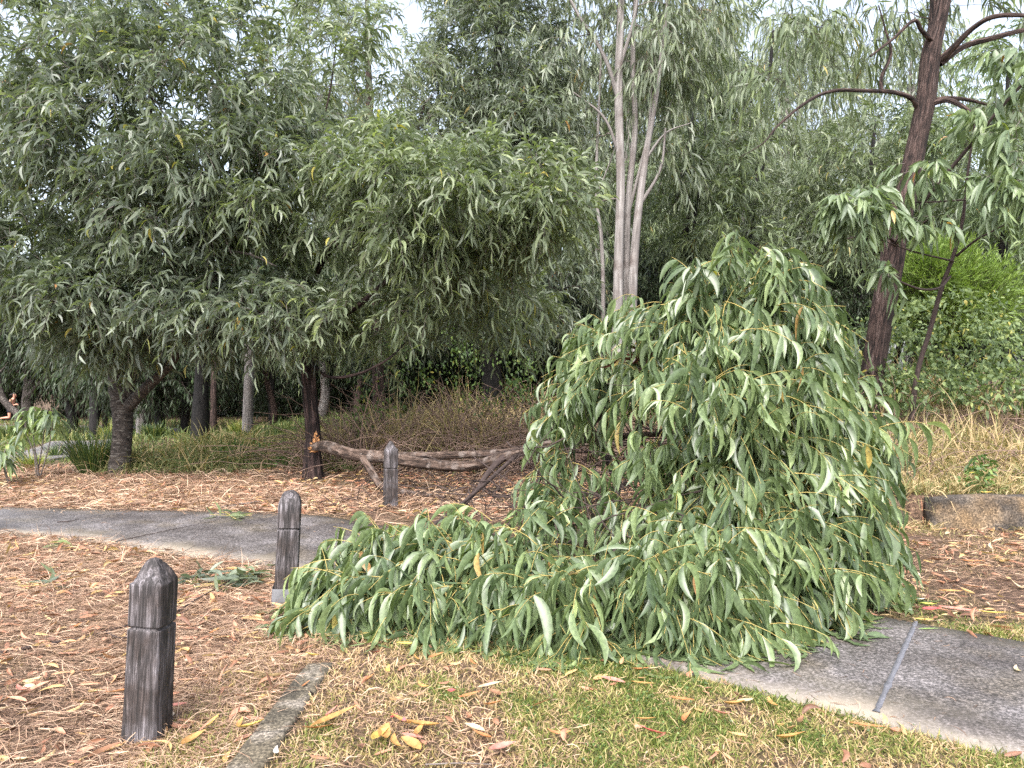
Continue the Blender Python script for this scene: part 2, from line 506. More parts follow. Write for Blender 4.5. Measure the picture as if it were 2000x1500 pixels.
def concrete_mat(name, dark, mid, light, speck=260.0, blot=1.3, rough=0.7, edge=None, warm=(0.30, 0.25, 0.19)):
    m, nt, out = new_mat(name)
    tc = N_(nt, 'ShaderNodeTexCoord')
    n1 = N_(nt, 'ShaderNodeTexNoise')
    n1.inputs['Scale'].default_value = speck
    n1.inputs['Detail'].default_value = 3
    n1.inputs['Roughness'].default_value = 0.8
    nt.links.new(tc.outputs['Object'], n1.inputs['Vector'])
    n2 = N_(nt, 'ShaderNodeTexNoise')
    n2.inputs['Scale'].default_value = blot
    n2.inputs['Detail'].default_value = 6
    n2.inputs['Roughness'].default_value = 0.6
    nt.links.new(tc.outputs['Object'], n2.inputs['Vector'])
    n3 = N_(nt, 'ShaderNodeTexNoise')
    n3.inputs['Scale'].default_value = 2.6
    n3.inputs['Detail'].default_value = 5
    mp = N_(nt, 'ShaderNodeMapping')
    mp.inputs['Location'].default_value = (7, 3, 1)
    nt.links.new(tc.outputs['Object'], mp.inputs['Vector'])
    nt.links.new(mp.outputs[0], n3.inputs['Vector'])
    base = ramp(nt, n2.outputs['Fac'], [(0.36, dark), (0.52, mid), (0.68, light)])
    wf = ramp(nt, n3.outputs['Fac'], [(0.48, (0, 0, 0)), (0.70, (0.7, 0.7, 0.7))])
    base = mixc(nt, wf, base, warm)
    sp = ramp(nt, n1.outputs['Fac'], [(0.36, (0.30, 0.30, 0.30)), (0.5, (0.90, 0.90, 0.90)), (0.60, (1.7, 1.7, 1.7)), (0.68, (2.6, 2.6, 2.6))])
    col = mixc(nt, 1.0, base, sp, 'MULTIPLY')
    if edge:
        at = N_(nt, 'ShaderNodeAttribute', attribute_name='rnd')
        ad = N_(nt, 'ShaderNodeMath', operation='MULTIPLY')
        nt.links.new(at.outputs['Fac'], ad.inputs[0])
        e2 = ramp(nt, n3.outputs['Fac'], [(0.35, (0.2, 0.2, 0.2)), (0.6, (1, 1, 1))])
        nt.links.new(e2, ad.inputs[1])
        col = mixc(nt, ad.outputs[0], col, edge)
    pr = N_(nt, 'ShaderNodeBsdfPrincipled')
    pr.inputs['Roughness'].default_value = rough
    pr.inputs['Specular IOR Level'].default_value = 0.35
    nt.links.new(col, pr.inputs['Base Color'])
    bp = N_(nt, 'ShaderNodeBump')
    bp.inputs['Strength'].default_value = 0.5
    bp.inputs['Distance'].default_value = 0.003
    nt.links.new(n1.outputs['Fac'], bp.inputs['Height'])
    nt.links.new(bp.outputs[0], pr.inputs['Normal'])
    nt.links.new(pr.outputs[0], out.inputs['Surface'])
    return m


M['timber'] = wood_post_mat()
M['path'] = concrete_mat('path_concrete', (0.058, 0.050, 0.049), (0.098, 0.088, 0.087), (0.165, 0.150, 0.152), 62.0, 1.6, 0.5, edge=(0.22, 0.19, 0.15), warm=(0.095, 0.078, 0.058))
M['far_path'] = concrete_mat('far_path_concrete', (0.08, 0.075, 0.078), (0.115, 0.108, 0.112), (0.16, 0.15, 0.15), 60, 0.8)
M['edging'] = concrete_mat('edging_concrete', (0.040, 0.034, 0.025), (0.085, 0.072, 0.052), (0.26, 0.225, 0.19), 70, 5.0, 0.85, warm=(0.10, 0.082, 0.055))
M['wall'] = concrete_mat('wall_concrete', (0.022, 0.020, 0.018), (0.06, 0.05, 0.042), (0.12, 0.10, 0.08), 60, 2.6, 0.9, warm=(0.20, 0.13, 0.065))
M['seal'] = flat_mat('joint_sealant', (0.115, 0.115, 0.13), 0.6, 0.4, 0.25, 60)
M['steel'] = flat_mat('galvanised_steel', (0.10, 0.10, 0.108), 0.55, 0.5, 0.2, 25)


def ground_mat():
    m, nt, out = new_mat('ground_soil')
    tc = N_(nt, 'ShaderNodeTexCoord')
    at = N_(nt, 'ShaderNodeAttribute', attribute_name='rnd')     # how green the ground cover is
    n1 = N_(nt, 'ShaderNodeTexNoise')
    n1.inputs['Scale'].default_value = 28.0
    n1.inputs['Detail'].default_value = 8
    n1.inputs['Roughness'].default_value = 0.75
    nt.links.new(tc.outputs['Object'], n1.inputs['Vector'])
    soil = ramp(nt, n1.outputs['Fac'], [(0.34, (0.022, 0.015, 0.012)), (0.46, (0.075, 0.046, 0.034)), (0.57, (0.17, 0.105, 0.075)), (0.70, (0.33, 0.22, 0.155))])
    turf = ramp(nt, n1.outputs['Fac'], [(0.34, (0.03, 0.034, 0.015)), (0.46, (0.085, 0.085, 0.032)), (0.57, (0.20, 0.155, 0.075)), (0.70, (0.36, 0.26, 0.155))])
    col = mixc(nt, at.outputs['Fac'], soil, turf)
    pr = N_(nt, 'ShaderNodeBsdfPrincipled')
    pr.inputs['Roughness'].default_value = 0.95
    pr.inputs['Specular IOR Level'].default_value = 0.2
    nt.links.new(col, pr.inputs['Base Color'])
    bp = N_(nt, 'ShaderNodeBump')
    bp.inputs['Strength'].default_value = 1.0
    bp.inputs['Distance'].default_value = 0.03
    nt.links.new(n1.outputs['Fac'], bp.inputs['Height'])
    nt.links.new(bp.outputs[0], pr.inputs['Normal'])
    nt.links.new(pr.outputs[0], out.inputs['Surface'])
    return m


M['ground'] = ground_mat()

# ------------------------------------------------------------------ the ground and the paths
NEAR = np.array([(-16, 8.4), (-9, 7.95), (-5, 7.5), (-3.8, 7.15), (-2.62, 6.55), (-1.97, 6.20), (-1.0, 5.50), (1.0, 3.94), (1.63, 3.46), (2.07, 3.11), (4, 1.6), (8, -1.5)])
FAR = np.array([(-16, 10.2), (-9, 9.35), (-5.96, 8.94), (-4.39, 8.77), (-3.18, 8.67), (-1.97, 8.40), (-1.2, 7.65), (2.13, 5.04), (2.94, 4.41), (5, 2.8), (9, -0.3)])
BR = np.array([(-12.5, 11.0), (-9.7, 12.6), (-9.2, 14.5), (-9.8, 17), (-11.3, 21), (-13.5, 28), (-16.5, 36), (-24, 38.3), (-45, 39)])   # branch path centre line
fb = vnoise(np.random.default_rng(5), 12, 3.0)
fb2 = vnoise(np.random.default_rng(6), 12, 0.8)


def on_path(x, y, m=0.0):
    return (y > np.interp(x, NEAR[:, 0], NEAR[:, 1]) - m) & (y < np.interp(x, FAR[:, 0], FAR[:, 1]) + m)


_brs = catmull(BR, 160)


def br_dist(x, y):
    x, y = np.asarray(x, float), np.asarray(y, float)
    sh = x.shape
    p = np.stack([x.ravel(), y.ravel()], -1)
    o = np.empty(len(p))
    for i in range(0, len(p), 20000):
        o[i:i + 20000] = np.sqrt(((p[i:i + 20000, None] - _brs[None]) ** 2).sum(-1)).min(1)
    return o.reshape(sh)


def gz(x, y):
    x, y = np.asarray(x, float), np.asarray(y, float)
    z = 0.95 * ss(8.0, 13.5, y) * ss(0.8, 4.0, x)
    z = z + 0.30 * ss(7.93, 8.0, y) * ss(4.05, 4.2, x) * (1 - 0.6 * ss(9, 13, y))
    z = z + 0.35 * ss(12, 17, y) * ss(-5.5, -2, x) * (1 - ss(0.8, 4, x))
    z = z - 0.95 * ss(14, 34, y) * ss(-4.5, -13, x)
    p = np.stack([x, y, 0 * x], -1)
    b = 0.010 * fb(p) + 0.02 * fb2(p) * ss(9, 12, y)
    b = np.where(on_path(x, y, 0.12), -0.015, b * ss(0.0, 0.25, np.where(on_path(x, y, 0.4), 0.1, 0.5)))
    return z + b


def green(x, y):
    """where turf and clover show through the dead leaf litter (0..1)"""
    p = np.stack([np.asarray(x, float), np.asarray(y, float), 0 * np.asarray(x, float)], -1)
    n = 0.5 + 0.24 * fb2(p * 2.0) + 0.20 * fb(p * 0.9) + 0.16 * fb(p * 2.3 + 7)
    g = np.clip(n, 0, 1) * 0.35
    lawn = ss(-1.1, -0.7, x) * (1 - ss(4.2, 4.9, np.asarray(y) + 0 * n)) * (np.asarray(y) < np.interp(x, NEAR[:, 0], NEAR[:, 1]) + 0.05)
    g = np.where(lawn > 0.5, np.clip(0.30 + 0.20 * ss(-0.8, 1.6, x) + 0.65 * (n - 0.5) + 0.20 * fb(p * 4.1 + 2), 0.05, 1), g)
    # strip of turf beyond the path on the right
    d = np.asarray(y) - np.interp(x, FAR[:, 0], FAR[:, 1])
    rt = (np.asarray(x) > 1.5) & (d > 0) & (d < 1.7)
    g = np.where(rt, np.clip(0.75 - 0.35 * d + 0.8 * (n - 0.5), 0.05, 1), g)
    near = (np.asarray(x) > -1.5) & (np.asarray(x) < -1.0) & (np.asarray(y) < 4)
    g = np.where(near, np.clip(g + 0.25, 0, 1), g)
    return g


ys = np.concatenate([np.linspace(-6, 1.6, 14), np.linspace(1.8, 14, 190), np.geomspace(14.2, 220, 60)])
xs = np.concatenate([-np.geomspace(160, 8.2, 40), np.linspace(-8, 8, 200), np.geomspace(8.2, 160, 40)])
X, Y = np.meshgrid(xs, ys)
Z = gz(X, Y)
idx = np.arange(X.size).reshape(X.shape)
Q = np.stack([idx[:-1, :-1], idx[:-1, 1:], idx[1:, 1:], idx[1:, :-1]], -1).reshape(-1, 4)
g = mesh_obj('ground', np.stack([X, Y, Z], -1), Q, M['ground'], attrs={'rnd': green(X, Y).ravel()}, smooth=True)
tag(g, kind='structure')


def strip_slab(name, near, far, mat, z_fn, n=160, thick=0.10, cross=9):
    a, b = catmull(near, n), catmull(far, n)
    w = np.linspace(0, 1, cross)
    pts = a[:, None] * (1 - w)[None, :, None] + b[:, None] * w[None, :, None]
    z = z_fn(pts[..., 0], pts[..., 1])
    top = np.concatenate([pts, z[..., None]], -1)
    low_a, low_b = top[:, :1].copy(), top[:, -1:].copy()
    low_a[..., 2] -= thick
    low_b[..., 2] -= thick
    G = np.concatenate([low_a, top, low_b], 1)
    e = np.zeros(G.shape[:2])
    e[:, :2] = 1
    e[:, 2] = 0.35
    e[:, -2:] = 0.6
    ix = np.arange(G.shape[0] * G.shape[1]).reshape(G.shape[:2])
    Qq = np.stack([ix[:-1, :-1], ix[1:, :-1], ix[1:, 1:], ix[:-1, 1:]], -1).reshape(-1, 4)
    return tag(mesh_obj(name, G, Qq, mat, attrs={'rnd': e.ravel()}), kind='structure')


# the same stations on both edges, so that the slab is cut across its run
near_p = np.array([(-16, 8.4), (-9, 7.95), (-5, 7.5), (-3.8, 7.15), (-2.62, 6.55), (-1.97, 6.20), (-1.0, 5.50), (1.0, 3.94), (2.07, 3.11), (4, 1.6), (8, -1.5)])
far_p = np.array([(-16, 10.2), (-9, 9.35), (-5.2, 8.86), (-3.9, 8.73), (-2.5, 8.57), (-1.6, 8.05), (-0.3, 6.95), (2.13, 5.04), (3.2, 4.21), (5, 2.8), (9, -0.3)])
strip_slab('concrete_path', near_p, far_p, M['path'], lambda x, y: 0.022 + 0 * x, 220)
dd = nrm(np.gradient(_brs, axis=0))
nn_ = np.stack([-dd[:, 1], dd[:, 0]], -1)
strip_slab('branch_path', _brs + nn_ * 0.75, _brs - nn_ * 0.75, M['far_path'], lambda x, y: gz(x, y) + 0.035, 200)

# sealant in the expansion joint across the path on the right
j0, j1 = np.array([1.655, 3.475]), np.array([2.515, 4.765])
jd = nrm(j1 - j0)
jn = np.array([-jd[1], jd[0]])
rj = np.random.default_rng(3)
t = np.linspace(0, 1, 40)
wj = 0.013 + 0.003 * rj.normal(size=40) * 0.6
c = j0 + (j1 - j0) * t[:, None]
l, r = c - jn * wj[:, None], c + jn * wj[:, None]
G = np.stack([np.c_[l, np.full(40, 0.022)], np.c_[l, np.full(40, 0.028)], np.c_[r, np.full(40, 0.028)], np.c_[r, np.full(40, 0.022)]], 1)
ix = np.arange(160).reshape(40, 4)
tag(mesh_obj('joint_strip', G, np.stack([ix[:-1, :-1], ix[1:, :-1], ix[1:, 1:], ix[:-1, 1:]], -1).reshape(-1, 4), M['seal']),
    'grey sealant strip across the path at its expansion joint', 'joint strip')


# ------------------------------------------------------------------ low concrete edging set in the lawn (in cracked lengths)
def rough_block(name, c0, c1, w, z0, z1, mat, rng, parent=None, origin=None, step=0.03, rough=0.006, seed_f=12.0, tw=None):
    """a cast block from c0 to c1 (xy) of width w with chipped edges"""
    c0, c1 = np.asarray(c0, float), np.asarray(c1, float)
    L = np.linalg.norm(c1 - c0)
    n = max(4, int(L / step))
    d = (c1 - c0) / L
    nr = np.array([-d[1], d[0]])
    h = z1 - z0
    prof = []
    kx = max(3, int(w / step))
    kz = max(2, int(h / step))
    bev = 0.012
    prof += [(-w / 2, z0 + (h - bev) * i / kz) for i in range(kz + 1)]
    prof += [(-w / 2 + bev + (w - 2 * bev) * i / kx, z1) for i in range(kx + 1)]
    prof += [(w / 2, z1 - bev - (h - bev) * i / kz) for i in range(kz + 1)]
    prof = np.array(prof)
    f = vnoise(rng, 14, seed_f)
    rows = []
    for i in range(-1, n + 2):
        s = min(max(i, 0), n) / n
        cc = c0 + d * L * s
        q = prof.copy()
        if i < 0 or i > n:
            q = np.c_[q[:, 0] * 0.0, np.clip(q[:, 1], z0, z0 + h * 0.4)]
        rows.append(np.c_[cc[None] + nr[None] * q[:, :1], q[:, 1]])
    G = np.array(rows)
    dz = f(G)
    G[..., 2] += rough * dz * (G[..., 2] > z0 + h * 0.5)
    G[..., :2] += (rough * 0.8 * f(G + 5.0))[..., None] * nr
    ix = np.arange(G.shape[0] * G.shape[1]).reshape(G.shape[:2])
    Qq = np.stack([ix[:-1, :-1], ix[1:, :-1], ix[1:, 1:], ix[:-1, 1:]], -1).reshape(-1, 4)
    return mesh_obj(name, G, Qq, mat, parent, origin, {'rnd': np.zeros(G.size // 3)}, {'bark': G.reshape(-1, 3)})


rg = np.random.default_rng(21)
ed = empty('lawn_edging', (-1.05, 2.0, 0), 'cracked strip of flush concrete edging between the nearest bollard and the lawn', 'edging')
for (a, b) in (((-1.045, 1.2), (-1.045, 2.25)), ((-1.046, 2.256), (-1.042, 3.28)), ((-1.042, 3.287), (-1.038, 3.72)), ((-1.036, 3.727), (-1.02, 4.07))):
    rough_block('edging_length', a, b, 0.155 + rg.uniform(-0.012, 0.006), -0.08, 0.026 + rg.uniform(0, 0.008), M['edging'], rg, ed, (-1.05, 2.0, 0), 0.022, 0.004)

# low retaining wall at the foot of the bank on the right
wl = empty('retaining_wall', (4.3, 7.9, 0), 'low stained concrete retaining wall at the foot of the grassy bank', 'wall')
rough_block('wall_block', (3.42, 7.98), (4.02, 7.90), 0.16, -0.1, 0.30, M['wall'], rg, wl, (4.3, 7.9, 0), 0.04, 0.012)
rough_block('wall_block', (4.26, 7.86), (9.5, 7.50), 0.18, -0.1, 0.335, M['wall'], rg, wl, (4.3, 7.9, 0), 0.05, 0.010)


# ------------------------------------------------------------------ timber bollards
def bollard(loc, H, w, tilt, rotz, seed, label, groove=0.605, round_top=0.0, sleeve=False, taper=0.97):
    rng = np.random.default_rng(seed)
    root = empty('timber_bollard', loc, label, 'bollard', 'timber bollards in a row beside the path')
    root.rotation_euler = (tilt[0], tilt[1], rotz)
    seg = 48
    an = (np.arange(seg) + 0.5) * 2 * np.pi / seg
    sq = 1.0 / np.maximum(np.abs(np.cos(an)), np.abs(np.sin(an)))
    sq = np.minimum(sq, 1.385)                              # bevelled square section
    base_xy = np.stack([np.cos(an) * sq, np.sin(an) * sq], -1) * 0.5
    f = vnoise(rng, 16, 1.0)

    def shell(z0, z1, n, wfun, closed_top=None, flare_low=False):
        z = np.linspace(z0, z1, n)
        rows = []
        for zz in z:
            rows.append(np.c_[base_xy * wfun(zz), np.full(seg, zz)])
        G = np.array(rows)
        p = np.stack([G[..., 0] / w * 9, G[..., 1] / w * 9, G[..., 2] * 2.2], -1)
        k = 1 + 0.018 * f(p) + 0.012 * f(p * np.array([2.4, 2.4, 0.6]) + 4)
        G[..., 0] *= k
        G[..., 1] *= k
        rows = list(G)
        return rows

    def build(rows, name, cap):
        G = np.array(rows)
        n = len(G)
        V = G.reshape(-1, 3)
        ix = np.arange(n * seg).reshape(n, seg)
        a = ix[:-1]
        b = np.roll(a, -1, 1)
        d = ix[1:]
        c = np.roll(d, -1, 1)
        Qq = np.stack([a, b, c, d], -1).reshape(-1, 4)
        return mesh_obj(name, V, Qq, M['timber'], root)

    hg = H * groove
    tw = lambda zz: w * (1.0 + 0.06 * np.exp(-(zz + 0.02) / 0.08) - (1 - taper) * zz / H)
    r1 = shell(-0.12, hg, 60, tw)
    # pull in to the groove
    last = r1[-1].copy()
    for k_, dz in ((0.985, 0.004), (0.88, 0.005), (0.87, 0.016)):
        q = last.copy()
        q[:, :2] *= k_
        q[:, 2] = hg + dz
        r1.append(q)
    build(r1, 'shaft', None)
    h2 = hg + 0.017
    top = H * 0.865
    r2 = []
    body = shell(h2, top, 26, tw)
    first = body[0].copy()
    q = first.copy(); q[:, :2] *= 0.86; r2.append(q)
    q = first.copy(); q[:, :2] *= 0.985; q[:, 2] += 0.001; r2.append(q)
    body[0][:, 2] += 0.005
    r2 += body
    e = body[-1]
    steps = 9
    for i in range(1, steps + 1):
        u = i / steps
        q = e.copy()
        if round_top:
            sc = math.cos(u * math.pi / 2) ** 0.8
            hz = (H - top) * math.sin(u * math.pi / 2)
        else:
            sc = 1 - u * 0.84 if u < 1 else 0.03
            hz = (H - top) * min(1.0, u * 1.02)
        q[:, :2] = q[:, :2] * max(sc, 0.02)
        jag = 0.0018 * rng.normal(size=seg) * (u < 0.98)
        q[:, 2] = top + hz + jag + 0.005 * f(np.c_[q[:, 0] * 60, q[:, 1] * 60, q[:, 2] * 20]) * (u < 0.98)
        r2.append(q)
    build(r2, 'cap', None)
    if sleeve:
        rows = []
        k_ = 1.10
        for zz, kk in ((-0.05, k_), (0.115, k_), (0.117, k_ - 0.02), (0.10, k_ - 0.03), (-0.05, k_ - 0.03)):
            s2 = np.stack([np.cos(an) * np.minimum(sq, 1.38), np.sin(an) * np.minimum(sq, 1.38)], -1) * 0.5 * w * (kk + 0.06)
            rows.append(np.c_[s2, np.full(seg, zz)])
        G = np.array(rows)
        ix = np.arange(len(rows) * seg).reshape(-1, seg)
        a = ix[:-1]; b = np.roll(a, -1, 1); d = ix[1:]; c = np.roll(d, -1, 1)
        mesh_obj('steel_sleeve', G.reshape(-1, 3), np.stack([a, b, c, d], -1).reshape(-1, 4), M['steel'], root)
    return root


bollard((-1.585, 3.32, 0), 0.765, 0.147, (rad(-1), rad(2.6), 0), rad(-6), 11, 'nearest grey timber bollard with a pointed top and a deep groove')
bollard((-1.55, 5.24, 0), 0.765, 0.150, (rad(0), rad(2.8), 0), rad(12), 12, 'weathered grey timber bollard in a steel sleeve at the left tip of the fallen leaves', 0.66, 1.0, True)
bollard((-1.45, 9.15, 0), 0.775, 0.155, (rad(0), rad(0.8), 0), rad(20), 13, 'farthest timber bollard standing in front of the fallen log', 0.575, 0.0, False)


# ------------------------------------------------------------------ trees
def grow(rng, nodes, noderad, tips, rmax=0.03, rmin=0.004, sag=0.10, zpen=0.35, M_=6):
    """joins every tip to the nearest point already on the skeleton; returns polylines and radii"""
    nodes = [np.asarray(n, float) for n in nodes]
    nr_ = list(noderad)
    root = nodes[0]
    tips = np.asarray(tips, float)
    A = np.array(nodes)
    order = np.argsort(np.array([np.min(np.linalg.norm(A - t_, axis=1)) for t_ in tips]))
    buf = np.zeros((len(nodes) + len(tips) * 3, 3))
    buf[:len(nodes)] = A
    cnt = len(nodes)
    rr = np.zeros(len(buf))
    rr[:cnt] = nr_
    PL, RL = [], []
    u = np.linspace(0, 1, M_)[:, None]
    for i in order:
        tp = tips[i]
        dv = buf[:cnt] - tp
        d = np.sqrt((dv ** 2).sum(1)) + zpen * np.maximum(dv[:, 2], 0)
        k = int(np.argmin(d))
        a = buf[k]
        D = np.linalg.norm(tp - a)
        mid = (a + tp) / 2 + np.array([0, 0, sag * D]) + rng.normal(size=3) * 0.07 * D
        pl = (1 - u) ** 2 * a + 2 * u * (1 - u) * mid + u ** 2 * tp
        pl[1:-1] += rng.normal(size=(M_ - 2, 3)) * 0.018 * D
        r0 = min(rr[k] * 0.65, rmin + 0.010 * D + 0.002, rmax)
        r0 = max(r0, rmin)
        rl = r0 + (rmin * 0.7 - r0) * u[:, 0]
        PL.append(pl)
        RL.append(rl)
        for j in (M_ // 2, M_ - 2, M_ - 1):
            buf[cnt] = pl[j]
            rr[cnt] = rl[j]
            cnt += 1
    return np.array(PL), np.array(RL)


def lobe_tips(rng, lobes):
    T, O, Bv = [], [], []
    for lb in lobes:
        c, r, n = np.asarray(lb[0], float), np.asarray(lb[1], float), lb[2]
        inner = lb[3] if len(lb) > 3 else 0.45
        bias = np.asarray(lb[4], float) if len(lb) > 4 else np.zeros(3)
        dirs = runit(rng, n)
        rr = (rng.uniform(inner ** 3, 1, n)) ** (1 / 3)
        T.append(c + dirs * rr[:, None] * r)
        O.append(nrm(dirs / np.maximum(r, 0.2) * r.min() + 0.25 * dirs))
        Bv.append(np.repeat(bias[None], n, 0))
    return np.concatenate(T), np.concatenate(O), np.concatenate(Bv)


def twig_cloud(rng, tips, outs, bias, ntw=7, tlen=(0.4, 0.8), tdroop=0.5, nl=10, L=(0.18, 0.28), W=0.16, sick=(0.05, 0.22), droop=(0.2, 0.8),
               hang=0.5, S=4, mid=False, up=0.25, spread=0.75, trad=0.0035, twseg=3, fold=0.25, lowz=None, ttilt=0.9, rbase=None, jit=0.08, sharp=0.8, outw=0.7, bup=0.0):
    n = len(tips) * ntw
    st = np.repeat(tips, ntw, 0) + rng.normal(size=(n, 3)) * jit
    o = np.repeat(outs, ntw, 0)
    bz = np.repeat(bias, ntw, 0)
    d = nrm(o * outw + runit(rng, n) * spread + np.array([0, 0, up]) + bz)
    ln = rng.uniform(*tlen, n)
    td = tdroop * rng.uniform(0.5, 1.3, n)
    Mt = 6
    u = np.linspace(0, 1, Mt)
    gv = np.array([0, 0, -1.0])

    def pos(uu):      # uu (n, k)
        return st[:, None] + ln[:, None, None] * (d[:, None] * uu[..., None] + gv * (td[:, None] * uu ** 2)[..., None])
    tw = pos(np.repeat(u[None], n, 0))
    if lowz is not None:
        low = lowz(tw[..., 0], tw[..., 1])
        tw[..., 2] = np.maximum(tw[..., 2], low + 0.02)
    tr = np.repeat((trad * (1 - 0.6 * u))[None], n, 0)
    tV, tQ, tB = tubes(tw, tr, twseg)
    # leaves
    k = np.arange(nl)
    uu = (0.10 + 0.90 * (k + 0.5) / nl)[None] + rng.uniform(-0.8, 0.8, (n, nl)) / nl
    uu = np.clip(uu, 0.05, 1.0)
    p = pos(uu)
    tg = nrm(d[:, None] + gv * (2 * td[:, None] * uu)[..., None])
    sd_ = nrm(np.cross(tg, gv + 0.01))
    ph = (k % 2 * 2 - 1)[None, :, None]
    side = nrm(sd_ * ph + rng.normal(size=(n, nl, 3)) * 0.9)
    t_ = nrm(tg * ttilt * rng.uniform(0.4, 1.2, (n, nl, 1)) + side * 0.75 + gv * hang + rng.normal(size=(n, nl, 3)) * 0.15)
    b_ = nrm(np.cross(t_, side) * rng.choice([-1, 1], (n, nl, 1)) * 0.6 + tg * 0.9 * (1 - 0.7 * min(bup, 1)) + np.array([0, 0, bup]) + rng.normal(size=(n, nl, 3)) * 0.55)
    Nn = n * nl
    LL = rng.uniform(*L, Nn) * np.clip(1.1 - 0.35 * uu.ravel() ** 3, 0.5, 1.1)
    WW = LL * W * rng.uniform(0.75, 1.3, Nn)
    if lowz is not None:
        pz = p.reshape(-1, 3)
        low = lowz(pz[:, 0], pz[:, 1])
        keep_h = pz[:, 2] - low
        pz[:, 2] = np.maximum(pz[:, 2], low + 0.015)
        p = pz.reshape(p.shape)
        tt = t_.reshape(-1, 3)
        lim = -(np.maximum(keep_h, 0) + 0.02) / LL * 0.9
        tt[:, 2] = np.maximum(tt[:, 2], np.clip(lim, -1, 0))
        t_ = tt.reshape(t_.shape)
    V, Q_, k_ = leaves(rng, p.reshape(-1, 3), t_.reshape(-1, 3), b_.reshape(-1, 3), LL, WW, rng.uniform(*sick, Nn), rng.uniform(*droop, Nn) if lowz is None else
                       rng.uniform(*droop, Nn) * np.clip((p.reshape(-1, 3)[:, 2] - lowz(p.reshape(-1, 3)[:, 0], p.reshape(-1, 3)[:, 1])) / 0.3, 0, 1), S, mid, fold, sharp)
    if lowz is not None:
        low = lowz(V[:, 0], V[:, 1])
        V[:, 2] = np.maximum(V[:, 2], low + 0.004 + 0.02 * rng.random(len(V)) * 0.3)
    rb = rng.random((n, 1)) * 0.55
    rl = np.clip(rb + rng.random((n, nl)) * 0.45 + 0.10 * (uu - 0.6), 0, 1) if rbase is None else np.clip(rbase(rng, n, nl, uu), 0, 1)
    # a few stray yellow or brown leaves
    rl = np.where(rng.random((n, nl)) < 0.965, rl * 0.93, np.where(rng.random((n, nl)) < 0.2, rng.uniform(0.97, 1.0, (n, nl)), rl * 0.95))
    R = np.repeat(rl.ravel(), k_)
    return (V, Q_, R), (tV, tQ, tB)


def sample_nodes(ctrls, step=0.25, zmin=None, skip_first=0.35):
    ns, rs = [], []
    for i, c in enumerate(ctrls):
        c = np.asarray(c, float)
        L = np.linalg.norm(np.diff(c[:, :3], axis=0), axis=1).sum()
        s = catmull(c, max(3, int(L / step)))
        k = int(len(s) * (skip_first if i == 0 else 0.15))
        ns.append(s[k:, :3])
        rs.append(s[k:, 3])
    return np.concatenate(ns), np.concatenate(rs)


def build_tree(name, label, cat, seed, trunk, limbs, lobes, leafmat, barkmat, twigmat, group=None, seg=18, rough=0.10, flare=0.25, tw=None, step=0.06,
               branch_bark=None, knots=(), rmax=0.03, extra_limb_name='branch', skip_first=0.35, sag=0.10, brseg=5, zpen=0.35, base=None):
    rng = np.random.default_rng(seed)
    base = np.asarray(trunk[0][:3], float) if base is None else np.asarray(base, float)
    root = empty(name, base, label, cat, group)
    bg_ = Bag()
    V, Q_, bk = trunk_tube(trunk, rng, seg, step, rough, flare, knots)
    bg_.add(V, Q_, None, bk)
    bg_.build('trunk', barkmat, root, base, True)
    for lm in limbs:
        bb = Bag()
        V, Q_, bk = trunk_tube(lm, rng, max(8, seg - 8), step, rough * 0.7, 0)
        bb.add(V, Q_, None, bk)
        bb.build(extra_limb_name, branch_bark or barkmat, root, base, True)
    if lobes:
        tips, outs, bias = lobe_tips(rng, lobes)
        nd, nr0 = sample_nodes([trunk] + list(limbs), skip_first=skip_first)
        PL, RL = grow(rng, nd, nr0, tips, rmax=rmax, sag=sag, zpen=zpen)
        V, Q_, bk = tubes(PL, RL, brseg)
        tb = Bag()
        tb.add(V, Q_, None, bk)
        (lV, lQ, lR), (tV, tQ, tB) = twig_cloud(rng, tips, outs, bias, **(tw or {}))
        tb.add(tV, tQ, None, tB)
        tb.build('twigs', twigmat, root, base)
        fb_ = Bag()
        fb_.add(lV, lQ, lR)
        fb_.build('foliage', leafmat, root, base, True)
    return root


def pr_(px, py, d, r):
    return (*P(px, py, d), r)


def lobe(px, py, d, rx, ry, rd, n, inner=0.45, bias=(0, 0, 0)):
    return (P(px, py, d), (rx * d / F, rd, ry * d / F), n, inner, bias)


ACA = dict(ntw=7, tlen=(0.26, 0.60), tdroop=0.40, nl=10, L=(0.12, 0.215), W=0.175, sick=(0.08, 0.26), droop=(0.1, 0.6), hang=0.15, S=5, up=0.2, bup=0.6)

